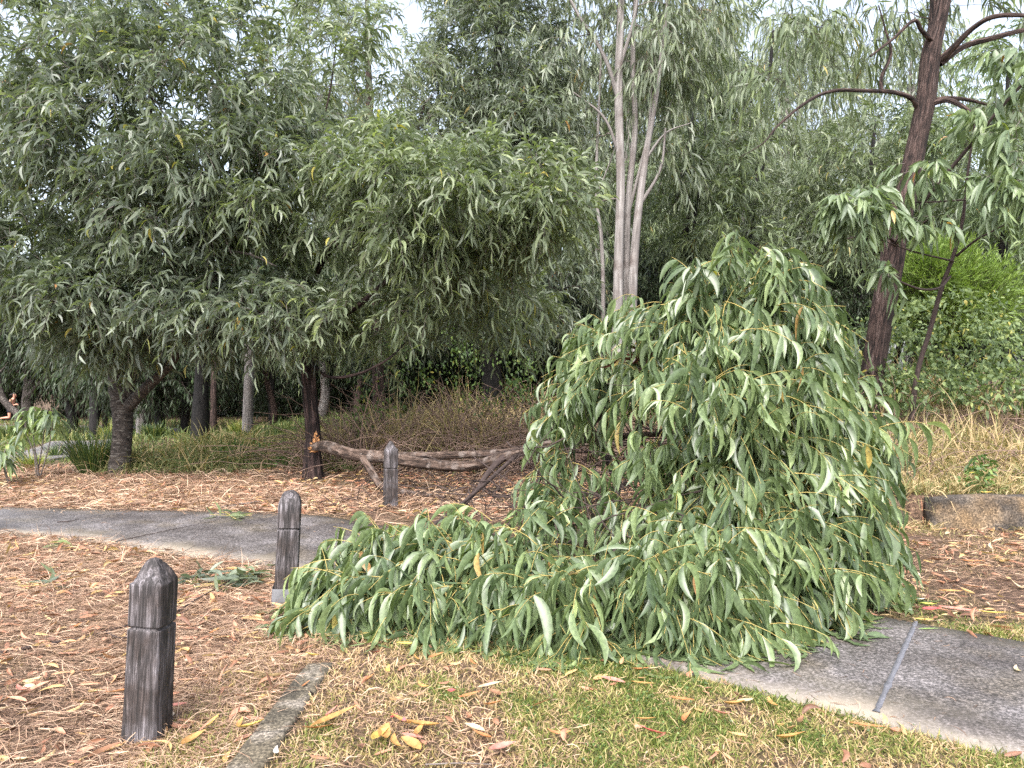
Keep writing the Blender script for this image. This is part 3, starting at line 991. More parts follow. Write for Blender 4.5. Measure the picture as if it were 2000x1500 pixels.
# --- the broken acacia: standing half
broken = build_tree(
    'broken_acacia_tree', 'dark barked acacia with a torn orange wound near its foot above the fallen log', 'tree', 31,
    [(*P(612, 936, 11.6)[:2], -0.1, 0.156), (*P(612, 932, 11.6)[:2], 0.02, 0.1443), pr_(611, 880, 11.6, 0.1209), pr_(612, 850, 11.6, 0.117), pr_(606, 780, 11.6, 0.1053), pr_(598, 690, 11.65, 0.0975),
     pr_(597, 620, 11.7, 0.0897), pr_(596, 560, 11.7, 0.078), pr_(585, 500, 11.6, 0.0624), pr_(555, 430, 11.3, 0.0468), pr_(520, 330, 11.0, 0.0351), pr_(500, 200, 11.0, 0.0234)],
    [[pr_(597, 590, 11.7, 0.0546), pr_(625, 520, 11.6, 0.0468), pr_(660, 470, 11.4, 0.039), pr_(720, 390, 11.0, 0.0312), pr_(800, 330, 10.5, 0.0195), pr_(880, 300, 10.2, 0.0094)],
     [pr_(600, 640, 11.6, 0.0468), pr_(680, 610, 11.1, 0.039), pr_(760, 545, 10.7, 0.0312), pr_(860, 470, 10.2, 0.0234), pr_(960, 420, 9.9, 0.0156), pr_(1060, 400, 9.7, 0.0078)],
     [pr_(601, 700, 11.55, 0.0273), pr_(640, 735, 11.2, 0.0234), pr_(700, 730, 11.0, 0.0195), pr_(760, 700, 10.8, 0.014), pr_(800, 660, 10.7, 0.0078)],
     [pr_(590, 520, 11.6, 0.039), pr_(570, 440, 11.9, 0.0312), pr_(600, 330, 12.3, 0.0234), pr_(640, 200, 12.6, 0.0156), pr_(660, 60, 12.8, 0.0078)],
     [pr_(560, 440, 11.4, 0.0351), pr_(500, 400, 10.9, 0.0273), pr_(450, 380, 10.5, 0.0156)]],
    [lobe(900, 385, 10.1, 220, 95, 1.0, 120, 0.4), lobe(1070, 390, 9.8, 70, 75, 0.5, 26, 0.3), lobe(740, 350, 10.6, 110, 85, 0.8, 46), lobe(860, 470, 10.2, 170, 45, 0.8, 34, 0.3),
     lobe(650, 620, 11.0, 70, 50, 0.6, 12, 0.3), lobe(770, 560, 10.6, 140, 60, 0.6, 14, 0.3), lobe(970, 540, 10.4, 70, 50, 0.5, 9, 0.3), lobe(880, 590, 11.6, 150, 50, 0.7, 26, 0.3), lobe(1000, 610, 12.0, 70, 60, 0.5, 12, 0.3), lobe(740, 640, 12.0, 90, 40, 0.5, 10, 0.3),
     lobe(600, 160, 12.0, 180, 180, 1.5, 50), lobe(480, 350, 10.8, 120, 110, 0.8, 34), lobe(620, 420, 11.2, 130, 80, 0.9, 36)],
    M['leaf_bright'], M['bark_broken'], M['twig_grey'], seg=28, rough=0.14, flare=0.18, tw=ACA, step=0.03, knots=((0.98, 3.4, 0.3, 0.10), (0.70, 0.2, 0.35, 0.10), (0.45, 0.2, 0.2, 0.12)))


# splintered wound on the trunk
def splinters(name, centre, radius, n, rng, parent, origin, main, spread, lmin=0.05, lmax=0.2, mat='torn_wood'):
    bg_ = Bag()
    p = centre + rng.normal(size=(n, 3)) * radius
    d = nrm(np.asarray(main) + rng.normal(size=(n, 3)) * spread)
    L = rng.uniform(lmin, lmax, n)
    pts = p[:, None] + d[:, None] * L[:, None, None] * np.linspace(0, 1, 4)[None, :, None] + rng.normal(size=(n, 4, 3)) * 0.004
    r = rng.uniform(0.008, 0.022, n)[:, None] * np.array([1, 0.9, 0.6, 0.1])[None]
    V, Q_, bk = tubes(pts, r, 5)
    bg_.add(V, Q_, None, bk)
    return bg_.build(name, M[mat], parent, origin)


def part_of(root, nm):
    return [c for c in root.children if c.name.split('.')[0] == nm][0]


rw = np.random.default_rng(77)
b0 = np.array(broken.location)
splinters('torn_wound', P(618, 862, 11.44), np.array([0.026, 0.015, 0.035]), 16, rw, part_of(broken, 'trunk'), b0, (0.1, -0.1, 0.9), 0.2, 0.04, 0.13)
splinters('torn_wound', P(612, 873, 11.43), np.array([0.040, 0.015, 0.008]), 16, rw, part_of(broken, 'trunk'), b0, (0.9, -0.3, 0.2), 0.35, 0.03, 0.10)

# --- the fallen limb and its crown lying over the path
rng = np.random.default_rng(41)
LOG = [pr_(613, 872, 11.42, 0.068), pr_(640, 872, 11.2, 0.085), pr_(690, 888, 10.9, 0.0816), pr_(750, 893, 10.6, 0.0782), pr_(830, 905, 10.1, 0.068), pr_(910, 910, 9.6, 0.0598),
       pr_(990, 892, 9.1, 0.051), pr_(1070, 868, 8.5, 0.0422), pr_(1150, 858, 8.0, 0.034), pr_(1240, 850, 7.4, 0.0286), pr_(1360, 846, 6.9, 0.0231), pr_(1480, 850, 6.5, 0.015), pr_(1600, 870, 6.2, 0.0082)]
fb0 = np.array([P(690, 888, 10.9)[0], 10.9, 0.0])
fallen = empty('fallen_acacia_limb', fb0, 'big fallen acacia limb with its leafy crown lying across the concrete path', 'fallen limb')
bg_ = Bag()
V, Q_, bk = trunk_tube(LOG, rng, 24, 0.035, 0.12)
bg_.add(V, Q_, None, bk)
bg_.build('log', M['bark_log'], fallen, fb0, True)
FL = [
    # second stem alongside the log
    [pr_(750, 891, 10.6, 0.0638), pr_(860, 890, 10.3, 0.0553), pr_(980, 884, 9.8, 0.0467), pr_(1100, 868, 9.2, 0.0382), pr_(1220, 866, 8.6, 0.0306), pr_(1330, 868, 8.0, 0.0221), pr_(1480, 880, 7.4, 0.0127)],
    # prop branch running down to the ground before the bollard
    [pr_(706, 890, 10.8, 0.0561), pr_(722, 915, 10.6, 0.0527), pr_(740, 945, 10.4, 0.0467), (*P(756, 962, 10.2)[:2], 0.06, 0.0425), (*P(800, 966, 9.9)[:2], 0.05, 0.034), (*P(870, 965, 9.4)[:2], 0.06, 0.0213)],
    [pr_(985, 893, 9.1, 0.0425), pr_(965, 910, 8.9, 0.0357), pr_(945, 935, 8.6, 0.0289), (*P(925, 955, 8.4)[:2], 0.25, 0.0187), (*P(890, 985, 8.0)[:2], 0.12, 0.0085)],
    # limbs rising through the crown
    [pr_(1130, 858, 8.0, 0.0357), pr_(1190, 790, 7.6, 0.0306), pr_(1260, 715, 7.2, 0.0263), pr_(1310, 650, 6.9, 0.0221), pr_(1370, 600, 6.6, 0.0153), pr_(1430, 530, 6.3, 0.0076)],
    [pr_(1240, 850, 7.4, 0.0306), pr_(1300, 730, 7.0, 0.0255), pr_(1370, 705, 6.8, 0.0187), pr_(1450, 700, 6.5, 0.0153), pr_(1560, 690, 6.2, 0.0085)],
    [pr_(1290, 848, 7.1, 0.0272), pr_(1370, 760, 6.6, 0.0221), pr_(1460, 660, 6.3, 0.017), pr_(1540, 590, 6.1, 0.0085)],
    [pr_(1100, 864, 8.3, 0.0289), pr_(1120, 780, 8.0, 0.0221), pr_(1110, 700, 7.8, 0.0153), pr_(1140, 640, 7.6, 0.0085)],
    [pr_(1360, 846, 6.9, 0.0255), pr_(1450, 880, 6.2, 0.0204), pr_(1560, 960, 5.6, 0.0153), pr_(1660, 1050, 5.3, 0.0085)],
    [pr_(1240, 850, 7.4, 0.0289), pr_(1290, 900, 6.7, 0.0238), pr_(1350, 980, 6.0, 0.0187), pr_(1420, 1080, 5.4, 0.0136), pr_(1480, 1170, 4.9, 0.0076)],
    [pr_(1170, 857, 7.9, 0.0289), pr_(1200, 940, 7.0, 0.0238), pr_(1210, 1030, 6.1, 0.0187), pr_(1190, 1110, 5.4, 0.0136), pr_(1180, 1190, 4.9, 0.0076)],
    [pr_(1090, 866, 8.4, 0.0272), pr_(1050, 940, 7.4, 0.0221), pr_(1000, 1020, 6.4, 0.017), pr_(900, 1080, 5.7, 0.0119), pr_(780, 1120, 5.3, 0.0076)],
    [pr_(1010, 888, 9.0, 0.0238), pr_(930, 960, 7.6, 0.0187), pr_(840, 1030, 6.4, 0.0136), pr_(740, 1080, 5.7, 0.0102), pr_(640, 1140, 5.2, 0.0059)],
    [pr_(1420, 850, 6.7, 0.0221), pr_(1560, 800, 6.1, 0.017), pr_(1660, 790, 5.9, 0.0119), pr_(1730, 830, 5.8, 0.0068)],
    [pr_(1480, 850, 6.5, 0.0204), pr_(1580, 850, 6.3, 0.0153), pr_(1680, 900, 6.2, 0.0119), pr_(1760, 980, 6.1, 0.0068)],
]
for lm in FL:
    bb = Bag()
    V, Q_, bk = trunk_tube(lm, rng, 12, 0.04, 0.10)
    bb.add(V, Q_, None, bk)
    bb.build('branch', M['bark_log'] if lm[0][3] > 0.045 else M['twig_dark'], fallen, fb0, True)
RB, LB = (0.55, -0.25, -0.05), (-0.55, -0.25, -0.05)
FLOBES = [
    # rising dome on the right
    lobe(1455, 580, 6.3, 95, 50, 0.5, 24, 0.3, (0.35, -0.2, 0.1)), lobe(1490, 620, 6.2, 70, 60, 0.5, 18, 0.3, RB), lobe(1400, 690, 6.2, 130, 70, 0.55, 22, 0.3, (0.2, -0.3, 0)),
    lobe(1310, 630, 6.6, 45, 40, 0.35, 6, 0.3, LB), lobe(1490, 740, 6.0, 100, 80, 0.55, 30, 0.3, RB), lobe(1470, 800, 5.7, 130, 70, 0.5, 26, 0.3, (0.3, -0.35, 0)),
    lobe(1580, 870, 6.0, 75, 90, 0.55, 32, 0.3, RB), lobe(1520, 920, 5.5, 110, 80, 0.45, 34, 0.3, RB),
    # thinner left shoulder
    lobe(1190, 690, 7.5, 60, 35, 0.4, 7, 0.3, LB), lobe(1140, 780, 7.4, 40, 50, 0.35, 6, 0.3, LB), lobe(1220, 745, 7.0, 80, 40, 0.45, 6, 0.3, (-0.3, -0.3, 0)), lobe(1320, 745, 6.4, 80, 35, 0.4, 5, 0.3, (0, -0.4, 0)),
    lobe(1100, 930, 6.9, 25, 50, 0.2, 5, 0.3, (-0.1, -0.3, -0.3)), lobe(1290, 880, 6.3, 60, 20, 0.3, 3, 0.3, (0, -0.4, 0)), lobe(1430, 960, 5.6, 60, 45, 0.35, 7, 0.3, (0.2, -0.4, 0)),
    lobe(1150, 990, 6.3, 70, 30, 0.3, 6, 0.2, (-0.1, -0.4, 0)), lobe(1270, 1000, 6.0, 70, 30, 0.3, 6, 0.2, (0.1, -0.4, 0)), lobe(1340, 920, 6.1, 60, 30, 0.3, 5, 0.2, (0.2, -0.4, 0)),
    # skirts that touch the path and the lawn
    lobe(1575, 1030, 5.7, 65, 75, 0.45, 26, 0.3, RB), lobe(1500, 1050, 5.2, 110, 70, 0.4, 36, 0.3, (0.4, -0.3, 0)), lobe(1400, 1080, 5.0, 110, 60, 0.35, 24, 0.3, (0.25, -0.4, 0)),
    lobe(1420, 1180, 4.75, 100, 50, 0.3, 26, 0.3, (0.2, -0.3, 0)), lobe(1510, 1150, 4.95, 60, 45, 0.25, 14, 0.3, (0.1, -0.3, 0)), lobe(1310, 1180, 4.65, 110, 55, 0.3, 26, 0.3, (0.05, -0.4, 0)), lobe(1210, 1130, 5.1, 90, 40, 0.35, 11, 0.3, (0, -0.4, 0)),
    lobe(1150, 1200, 4.65, 120, 50, 0.3, 26, 0.3, (-0.1, -0.4, 0)), lobe(1000, 1130, 5.1, 110, 50, 0.4, 20, 0.3, (-0.2, -0.4, 0)), lobe(970, 1195, 4.85, 110, 40, 0.3, 20, 0.3, (-0.1, -0.35, 0)),
    lobe(860, 1100, 5.3, 100, 50, 0.4, 20, 0.3, LB), lobe(820, 1150, 4.95, 110, 50, 0.3, 24, 0.3, LB), lobe(750, 1160, 4.95, 70, 45, 0.25, 16, 0.3, LB), lobe(680, 1180, 4.9, 40, 30, 0.15, 9, 0.2, (-0.35, -0.2, 0)),
    lobe(770, 1090, 5.5, 45, 20, 0.2, 4, 0.2, LB), lobe(890, 1060, 5.8, 70, 15, 0.3, 4, 0.2, LB), lobe(1000, 1050, 5.8, 60, 20, 0.3, 4, 0.2, LB),
    lobe(1590, 1110, 5.5, 45, 30, 0.25, 12, 0.2, RB)]
tips, outs, bias = lobe_tips(rng, FLOBES)
lowg = lambda x, y: np.where(on_path(x, y), 0.024, gz(x, y) + 0.01)
tips[:, 2] = np.maximum(tips[:, 2], 0.12)
nd, nr0 = sample_nodes([LOG] + FL, 0.15, skip_first=0.6)
PL, RL = grow(rng, nd, nr0, tips, rmax=0.014, rmin=0.0035, sag=0.12, zpen=0.0)
V, Q_, bk = tubes(PL, RL, 6)
tb = Bag(); tb.add(V, Q_, None, bk)
tb.build('fine_branches', M['twig_dark'], fallen, fb0, True)
(lV, lQ, lR), (tV, tQ, tB) = twig_cloud(rng, tips, outs, bias, ntw=5, tlen=(0.24, 0.54), tdroop=0.45, nl=10, L=(0.10, 0.25), W=0.195, sick=(0.05, 0.30), droop=(0.1, 0.45),
                                         hang=1.2, S=6, mid=True, up=0.12, spread=0.55, trad=0.0032, twseg=4, lowz=lowg, ttilt=0.7, outw=0.5, jit=0.07)
tb = Bag(); tb.add(tV, tQ, None, tB)
tb.build('twigs', M['twig_yellow'], fallen, fb0, True)
tb = Bag(); tb.add(lV, lQ, lR)
tb.build('foliage', M['leaf_fallen'], fallen, fb0, True)
# bare dead twigs tangled inside the crown
n = 380
c0 = np.array([P(*q) for q in ((1250, 960, 6.6), (1150, 900, 7.6), (1350, 870, 6.9), (950, 960, 7.8), (1300, 1040, 5.9), (1120, 1010, 6.6))])
st = c0[rng.integers(0, 6, n)] + rng.normal(size=(n, 3)) * np.array([0.35, 0.35, 0.2])
st[:, 2] = np.maximum(st[:, 2], 0.08)
dv = nrm(rng.normal(size=(n, 3)) * np.array([1, 0.8, 0.55]) + np.array([0.5, -0.4, 0]))
ln = rng.uniform(0.3, 0.9, n)
pts = st[:, None] + dv[:, None] * (ln[:, None] * np.linspace(0, 1, 6)[None])[..., None] + rng.normal(size=(n, 6, 3)) * 0.02
pts[..., 2] = np.maximum(pts[..., 2], 0.03)
V, Q_, bk = tubes(pts, rng.uniform(0.003, 0.009, n)[:, None] * np.linspace(1, 0.35, 6)[None], 5)
tb = Bag(); tb.add(V, Q_, None, bk)
tb.build('dead_twigs', M['twig_dark'], fallen, fb0, True)
splinters('torn_butt', P(617, 874, 11.38), np.array([0.02, 0.02, 0.028]), 18, rng, part_of(fallen, 'log'), fb0, (-0.8, 0.0, 0.3), 0.35, 0.03, 0.12)
# one spray of red-brown dead leaves
q = P(1262, 690, 6.7)
nl_ = 26
V, Q_, k_ = leaves(rng, q + rng.normal(size=(nl_, 3)) * np.array([0.10, 0.03, 0.06]), nrm(rng.normal(size=(nl_, 3)) * 0.45 + np.array([-1, 0, -0.25])), runit(rng, nl_), rng.uniform(0.12, 0.2, nl_),
                   rng.uniform(0.02, 0.035, nl_), rng.uniform(0, 0.2, nl_), rng.uniform(0, 0.3, nl_), 5, True, 0.6)
tb = Bag(); tb.add(V, Q_, np.repeat(rng.random(nl_), k_))
tb.build('dead_leaves', M['red_dead'], fallen, fb0, True)

# --- big acacia on the left
build_tree(
    'spreading_acacia_tree', 'wide leafy acacia on the left with a pale banded trunk that forks low', 'tree', 51,
    [(*P(232, 925, 12.2)[:2], -0.1, 0.1764), (*P(232, 925, 12.2)[:2], 0.03, 0.168), pr_(236, 880, 12.2, 0.147), pr_(240, 820, 12.2, 0.147), pr_(236, 770, 12.2, 0.1554), pr_(226, 710, 12.2, 0.1176),
     pr_(215, 620, 12.1, 0.1008), pr_(230, 500, 12.0, 0.084), pr_(260, 380, 11.9, 0.0588), pr_(290, 230, 11.8, 0.042), pr_(300, 80, 11.8, 0.0252)],
    [[pr_(245, 800, 12.2, 0.1008), pr_(275, 768, 12.0, 0.0882), pr_(310, 735, 11.8, 0.0756), pr_(340, 700, 11.6, 0.0672), pr_(380, 620, 11.4, 0.0546), pr_(430, 520, 11.2, 0.042), pr_(470, 400, 11.0, 0.0252)],
     [pr_(250, 780, 12.2, 0.0756), pr_(262, 720, 12.1, 0.0672), pr_(300, 640, 12.0, 0.0504), pr_(330, 520, 11.8, 0.0378), pr_(380, 400, 11.6, 0.0252)],
     [pr_(222, 660, 12.1, 0.0672), pr_(170, 590, 11.6, 0.0504), pr_(110, 540, 11.2, 0.0336), pr_(40, 500, 10.9, 0.0168)],
     [pr_(380, 620, 11.4, 0.0336), pr_(440, 590, 11.0, 0.0252), pr_(520, 600, 10.8, 0.0126)],
     [pr_(235, 480, 12.0, 0.0504), pr_(160, 400, 11.6, 0.0378), pr_(100, 280, 11.3, 0.0252), pr_(70, 150, 11.2, 0.0126)],
     [pr_(310, 490, 11.9, 0.0336), pr_(400, 488, 11.0, 0.0252), pr_(480, 495, 10.5, 0.0151), pr_(540, 520, 10.3, 0.0084)],
     [pr_(330, 520, 11.8, 0.0336), pr_(420, 430, 11.2, 0.0252), pr_(500, 330, 10.9, 0.0151)]],
    [lobe(330, 230, 11.0, 270, 200, 1.6, 165), lobe(140, 300, 11.2, 150, 210, 1.3, 80), lobe(40, 220, 11.8, 90, 190, 1.0, 30), lobe(180, 580, 10.9, 140, 65, 0.9, 70), lobe(60, 510, 10.8, 85, 80, 0.8, 34), lobe(210, 660, 11.2, 90, 35, 0.6, 26),
     lobe(390, 615, 11.0, 90, 45, 0.7, 32), lobe(520, 610, 10.8, 110, 40, 0.6, 32), lobe(450, 320, 10.6, 150, 120, 0.9, 56), lobe(330, 420, 10.7, 150, 60, 0.8, 32), lobe(420, 550, 10.9, 150, 45, 0.6, 26),
     lobe(90, 90, 11.6, 110, 110, 1.2, 24), lobe(320, 30, 11.6, 200, 100, 1.2, 46)],
    M['leaf_acacia'], M['bark_grey'], M['twig_grey'], seg=24, rough=0.06, flare=0.10, tw=ACA, step=0.04)

# --- black trunk behind, and slim trunks farther back
DEN = dict(ntw=6, tlen=(0.5, 0.9), tdroop=0.4, nl=8, L=(0.16, 0.26), W=0.2, sick=(0.04, 0.2), droop=(0.2, 0.7), hang=0.1, S=3, up=0.2)
build_tree(
    'black_trunk_tree', 'tree with a straight black trunk standing behind the forked acacia', 'tree', 61,
    [(*P(390, 862, 17.5)[:2], -0.4, 0.2088), pr_(390, 862, 17.5, 0.1914), pr_(394, 760, 17.5, 0.1653), pr_(400, 640, 17.5, 0.1479), pr_(410, 500, 17.5, 0.1218), pr_(420, 330, 17.5, 0.087), pr_(430, 100, 17.5, 0.0435)],
    [[pr_(405, 560, 17.5, 0.087), pr_(470, 470, 17.3, 0.0609), pr_(560, 380, 17, 0.0261)], [pr_(405, 600, 17.5, 0.087), pr_(330, 520, 17.3, 0.0522), pr_(240, 470, 17, 0.0261)]],
    [lobe(400, 470, 17.3, 280, 90, 2.6, 60, 0.5), lobe(380, 570, 17.4, 200, 60, 2.0, 40), lobe(560, 570, 17.8, 150, 70, 1.5, 30), lobe(420, 240, 17.3, 120, 120, 1.5, 16, 0.4)],
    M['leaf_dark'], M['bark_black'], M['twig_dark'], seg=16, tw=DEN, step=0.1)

# --- tall dense acacia behind the middle
FINE = dict(ntw=8, tlen=(0.4, 0.85), tdroop=0.45, nl=10, L=(0.13, 0.21), W=0.17, sick=(0.06, 0.24), droop=(0.2, 0.7), hang=0.15, S=3, up=0.25, bup=0.9)
build_tree(
    'dense_acacia_tree', 'tall dense dark acacia rising behind the middle of the picture', 'tree', 71,
    [(*P(960, 800, 17)[:2], 0.1, 0.22), pr_(960, 760, 17, 0.2), pr_(955, 600, 17, 0.17), pr_(965, 400, 17, 0.14), pr_(970, 200, 17, 0.1), pr_(975, 0, 17, 0.07), pr_(980, -200, 17, 0.03)],
    [[pr_(960, 620, 17, 0.1), pr_(880, 520, 16.6, 0.06), pr_(820, 420, 16.2, 0.03)], [pr_(960, 500, 17, 0.1), pr_(1050, 400, 16.6, 0.06), pr_(1100, 300, 16.2, 0.03)],
     [pr_(962, 640, 17, 0.08), pr_(1040, 600, 16.6, 0.05), pr_(1110, 560, 16.2, 0.02)]],
    [lobe(985, 120, 16.5, 120, 150, 1.6, 150), lobe(1000, 310, 16.3, 105, 80, 1.5, 66), lobe(1040, 220, 15.8, 65, 100, 0.9, 50), lobe(890, 280, 17, 100, 150, 1.8, 60), lobe(1060, 560, 16.3, 90, 80, 1.3, 46),
     lobe(900, 560, 17, 150, 100, 1.6, 60), lobe(960, -120, 16.5, 150, 120, 1.8, 60)],
    M['leaf_acacia'], M['bark_black'], M['twig_dark'], seg=14, tw=FINE, step=0.1)
build_tree(
    'slender_acacia_tree', 'slim pale leaved acacia filling the gap above the broken tree', 'tree', 72,
    [(*P(740, 830, 16)[:2], 0.1, 0.13), pr_(740, 800, 16, 0.13), pr_(735, 640, 16, 0.11), pr_(725, 400, 16, 0.09), pr_(720, 150, 16, 0.06), pr_(715, -80, 16, 0.03)],
    [[pr_(735, 560, 16, 0.06), pr_(680, 460, 15.6, 0.04), pr_(630, 360, 15.4, 0.02)], [pr_(728, 450, 16, 0.06), pr_(790, 340, 15.7, 0.04), pr_(830, 200, 15.4, 0.02)]],
    [lobe(720, 120, 15.6, 160, 180, 1.6, 66), lobe(640, 330, 15.6, 120, 110, 1.2, 26), lobe(800, 330, 15.6, 100, 110, 1.2, 26), lobe(720, 560, 15.8, 150, 110, 1.2, 36)],
    M['leaf_pale'], M['bark_iron'], M['twig_grey'], seg=12, tw=FINE, step=0.1)

# --- pale gum stems
GUM = dict(ntw=5, tlen=(0.45, 0.95), tdroop=0.8, nl=8, L=(0.17, 0.27), W=0.16, sick=(0.02, 0.12), droop=(0.2, 0.6), hang=1.0, S=3, up=0.1)
gum_specs = [
    ('tallest pale gum trunk, leftmost of the clump behind the fallen crown', [(1206, 640, .19), (1208, 500, .17), (1212, 350, .15), (1208, 180, .14), (1212, 40, .125), (1218, -120, .10)],
     [[(1210, 200, .08), (1180, 110, .06), (1130, 30, .05), (1100, -30, .03)], [(1214, 120, .06), (1240, 30, .05), (1250, -60, .03)], [(1208, 300, .05), (1180, 230, .04), (1120, 180, .02)]],
     [lobe(1240, 30, 15.9, 70, 90, 1.0, 24), lobe(1130, 60, 15.6, 60, 90, 1.0, 12), lobe(1290, 110, 15.4, 55, 90, 1.0, 20), lobe(1200, -140, 15.6, 160, 100, 1.6, 30), lobe(1150, 380, 16.2, 40, 110, 0.9, 8)]),
    ('pale gum trunk in the middle of the clump, forking near its foot', [(1222, 640, .16), (1224, 520, .13), (1226, 400, .12), (1240, 250, .10), (1236, 120, .09), (1244, -60, .06)],
     [[(1226, 420, .06), (1250, 330, .05), (1268, 240, .04), (1272, 130, .03)]],
     [lobe(1290, 180, 15.9, 50, 70, 0.8, 12), lobe(1330, 0, 15.8, 90, 70, 1.2, 20)]),
    ('pale gum trunk, rightmost of the clump, leaning slightly right', [(1234, 640, .17), (1238, 520, .15), (1246, 420, .14), (1262, 300, .11), (1282, 180, .09), (1300, 40, .07), (1310, -100, .05)],
     [[(1250, 400, .06), (1290, 330, .045), (1300, 250, .03)], [(1262, 310, .05), (1300, 260, .03), (1350, 240, .015)]],
     [lobe(1350, 60, 15.9, 80, 100, 1.2, 26), lobe(1310, 330, 15.9, 40, 60, 0.8, 8)]),
    ('thin pale gum stem standing left of the clump', [(1178, 640, .075), (1178, 560, .07), (1174, 460, .065), (1164, 380, .06), (1168, 250, .05), (1175, 80, .035)],
     [[(1166, 380, .03), (1190, 320, .02), (1210, 260, .012)]],
     [lobe(1170, 120, 16.2, 50, 120, 0.9, 10), lobe(1150, 450, 16.4, 30, 90, 0.6, 5)])]
for i, (lab, tr, lms, lbs) in enumerate(gum_specs):
    d = (15.0, 15.3, 15.1, 15.6)[i]
    b = P(tr[0][0], 790, d)
    trunk = [(b[0], d, float(gz(b[0], d)) - 0.2, tr[0][2] * 0.62)] + [pr_(px, py, d, r * 0.56) for px, py, r in tr]
    build_tree('gum_tree', lab, 'gum tree', 80 + i, trunk, [[pr_(px, py, d - 0.1 * k, r * 0.62) for k, (px, py, r) in enumerate(lm)] for lm in lms], lbs,
               M['leaf_pale'], M['bark_pale'], M['twig_grey'], 'clump of pale gum trunks', seg=14, rough=0.05, flare=0, tw=GUM, step=0.08, branch_bark=M['bark_pale'])

# --- the leaning rough barked tree on the right
iron_base = P(1700, 800, 11.0)
build_tree(
    'ironbark_tree', 'leaning rough brown barked tree on the bank at the right', 'tree', 91,
    [(iron_base[0] - 0.05, 11.0, 0.3, 0.21), pr_(1703, 745, 11, 0.188), pr_(1718, 650, 11, 0.172), pr_(1732, 560, 11, 0.16), pr_(1748, 470, 11, 0.152), pr_(1768, 390, 11, 0.144), pr_(1790, 280, 11, 0.132), pr_(1805, 200, 11, 0.132), pr_(1818, 110, 11, 0.128),
     pr_(1836, 40, 11, 0.096), pr_(1856, -60, 11, 0.08), pr_(1880, -200, 11, 0.048)],
    [[pr_(1818, 120, 11, 0.088), pr_(1826, 30, 11.2, 0.08), pr_(1826, -80, 11.4, 0.056), pr_(1820, -200, 11.6, 0.032)],
     [pr_(1793, 212, 11, 0.04), pr_(1780, 192, 10.9, 0.0336), pr_(1745, 180, 10.7, 0.0296), pr_(1690, 177, 10.5, 0.0272), pr_(1625, 178, 10.3, 0.024), pr_(1575, 200, 10.1, 0.0192), pr_(1520, 245, 10.0, 0.0136), pr_(1490, 280, 9.9, 0.008), pr_(1440, 310, 9.8, 0.0032)],
     [pr_(1722, 176, 10.6, 0.024), pr_(1722, 150, 10.6, 0.0224), pr_(1740, 105, 10.6, 0.0192), pr_(1730, 60, 10.6, 0.0128), pr_(1716, 10, 10.6, 0.008)],
     [pr_(1820, 80, 10.95, 0.036), pr_(1800, 60, 10.8, 0.028), pr_(1785, 40, 10.7, 0.024), pr_(1745, 75, 10.5, 0.0176), pr_(1700, 110, 10.3, 0.012)],
     [pr_(1835, 120, 11, 0.052), pr_(1865, 90, 10.8, 0.0416), pr_(1900, 55, 10.6, 0.0352), pr_(1940, 33, 10.4, 0.032), pr_(2000, 30, 10.2, 0.0272), pr_(2080, 40, 10.0, 0.016)],
     [pr_(1835, 125, 11, 0.048), pr_(1880, 92, 11.0, 0.04), pr_(1940, 74, 10.9, 0.036), pr_(2010, 58, 10.8, 0.028), pr_(2090, 60, 10.7, 0.016)],
     [pr_(1815, 205, 11, 0.04), pr_(1850, 196, 10.8, 0.036), pr_(1885, 212, 10.6, 0.032), pr_(1915, 245, 10.5, 0.024)],
     [pr_(1820, 198, 11, 0.036), pr_(1850, 192, 11, 0.032), pr_(1890, 195, 11.1, 0.024), pr_(1930, 205, 11.2, 0.016)],
     [pr_(1745, 480, 10.9, 0.028), pr_(1765, 460, 10.6, 0.024), pr_(1800, 438, 10.4, 0.0176), pr_(1812, 430, 10.3, 0.0096)],
     [pr_(1745, 470, 10.85, 0.024), pr_(1715, 450, 10.6, 0.0208), pr_(1672, 462, 10.3, 0.0128), pr_(1640, 470, 10.1, 0.0064)]],
    [lobe(1670, 40, 12, 110, 80, 1.2, 20, 0.3), lobe(1560, 110, 12, 80, 90, 1.0, 14, 0.3), lobe(1910, 40, 12.4, 90, 60, 0.9, 6, 0.3), lobe(1935, 255, 11.4, 60, 50, 0.6, 7, 0.3), lobe(1760, -170, 11.5, 250, 70, 2, 24, 0.3)],
    M['leaf_mid'], M['bark_iron'], M['twig_dark'], seg=30, rough=0.13, flare=0.0, tw=dict(GUM, L=(0.14, 0.24)), step=0.04, skip_first=0.5, brseg=5)

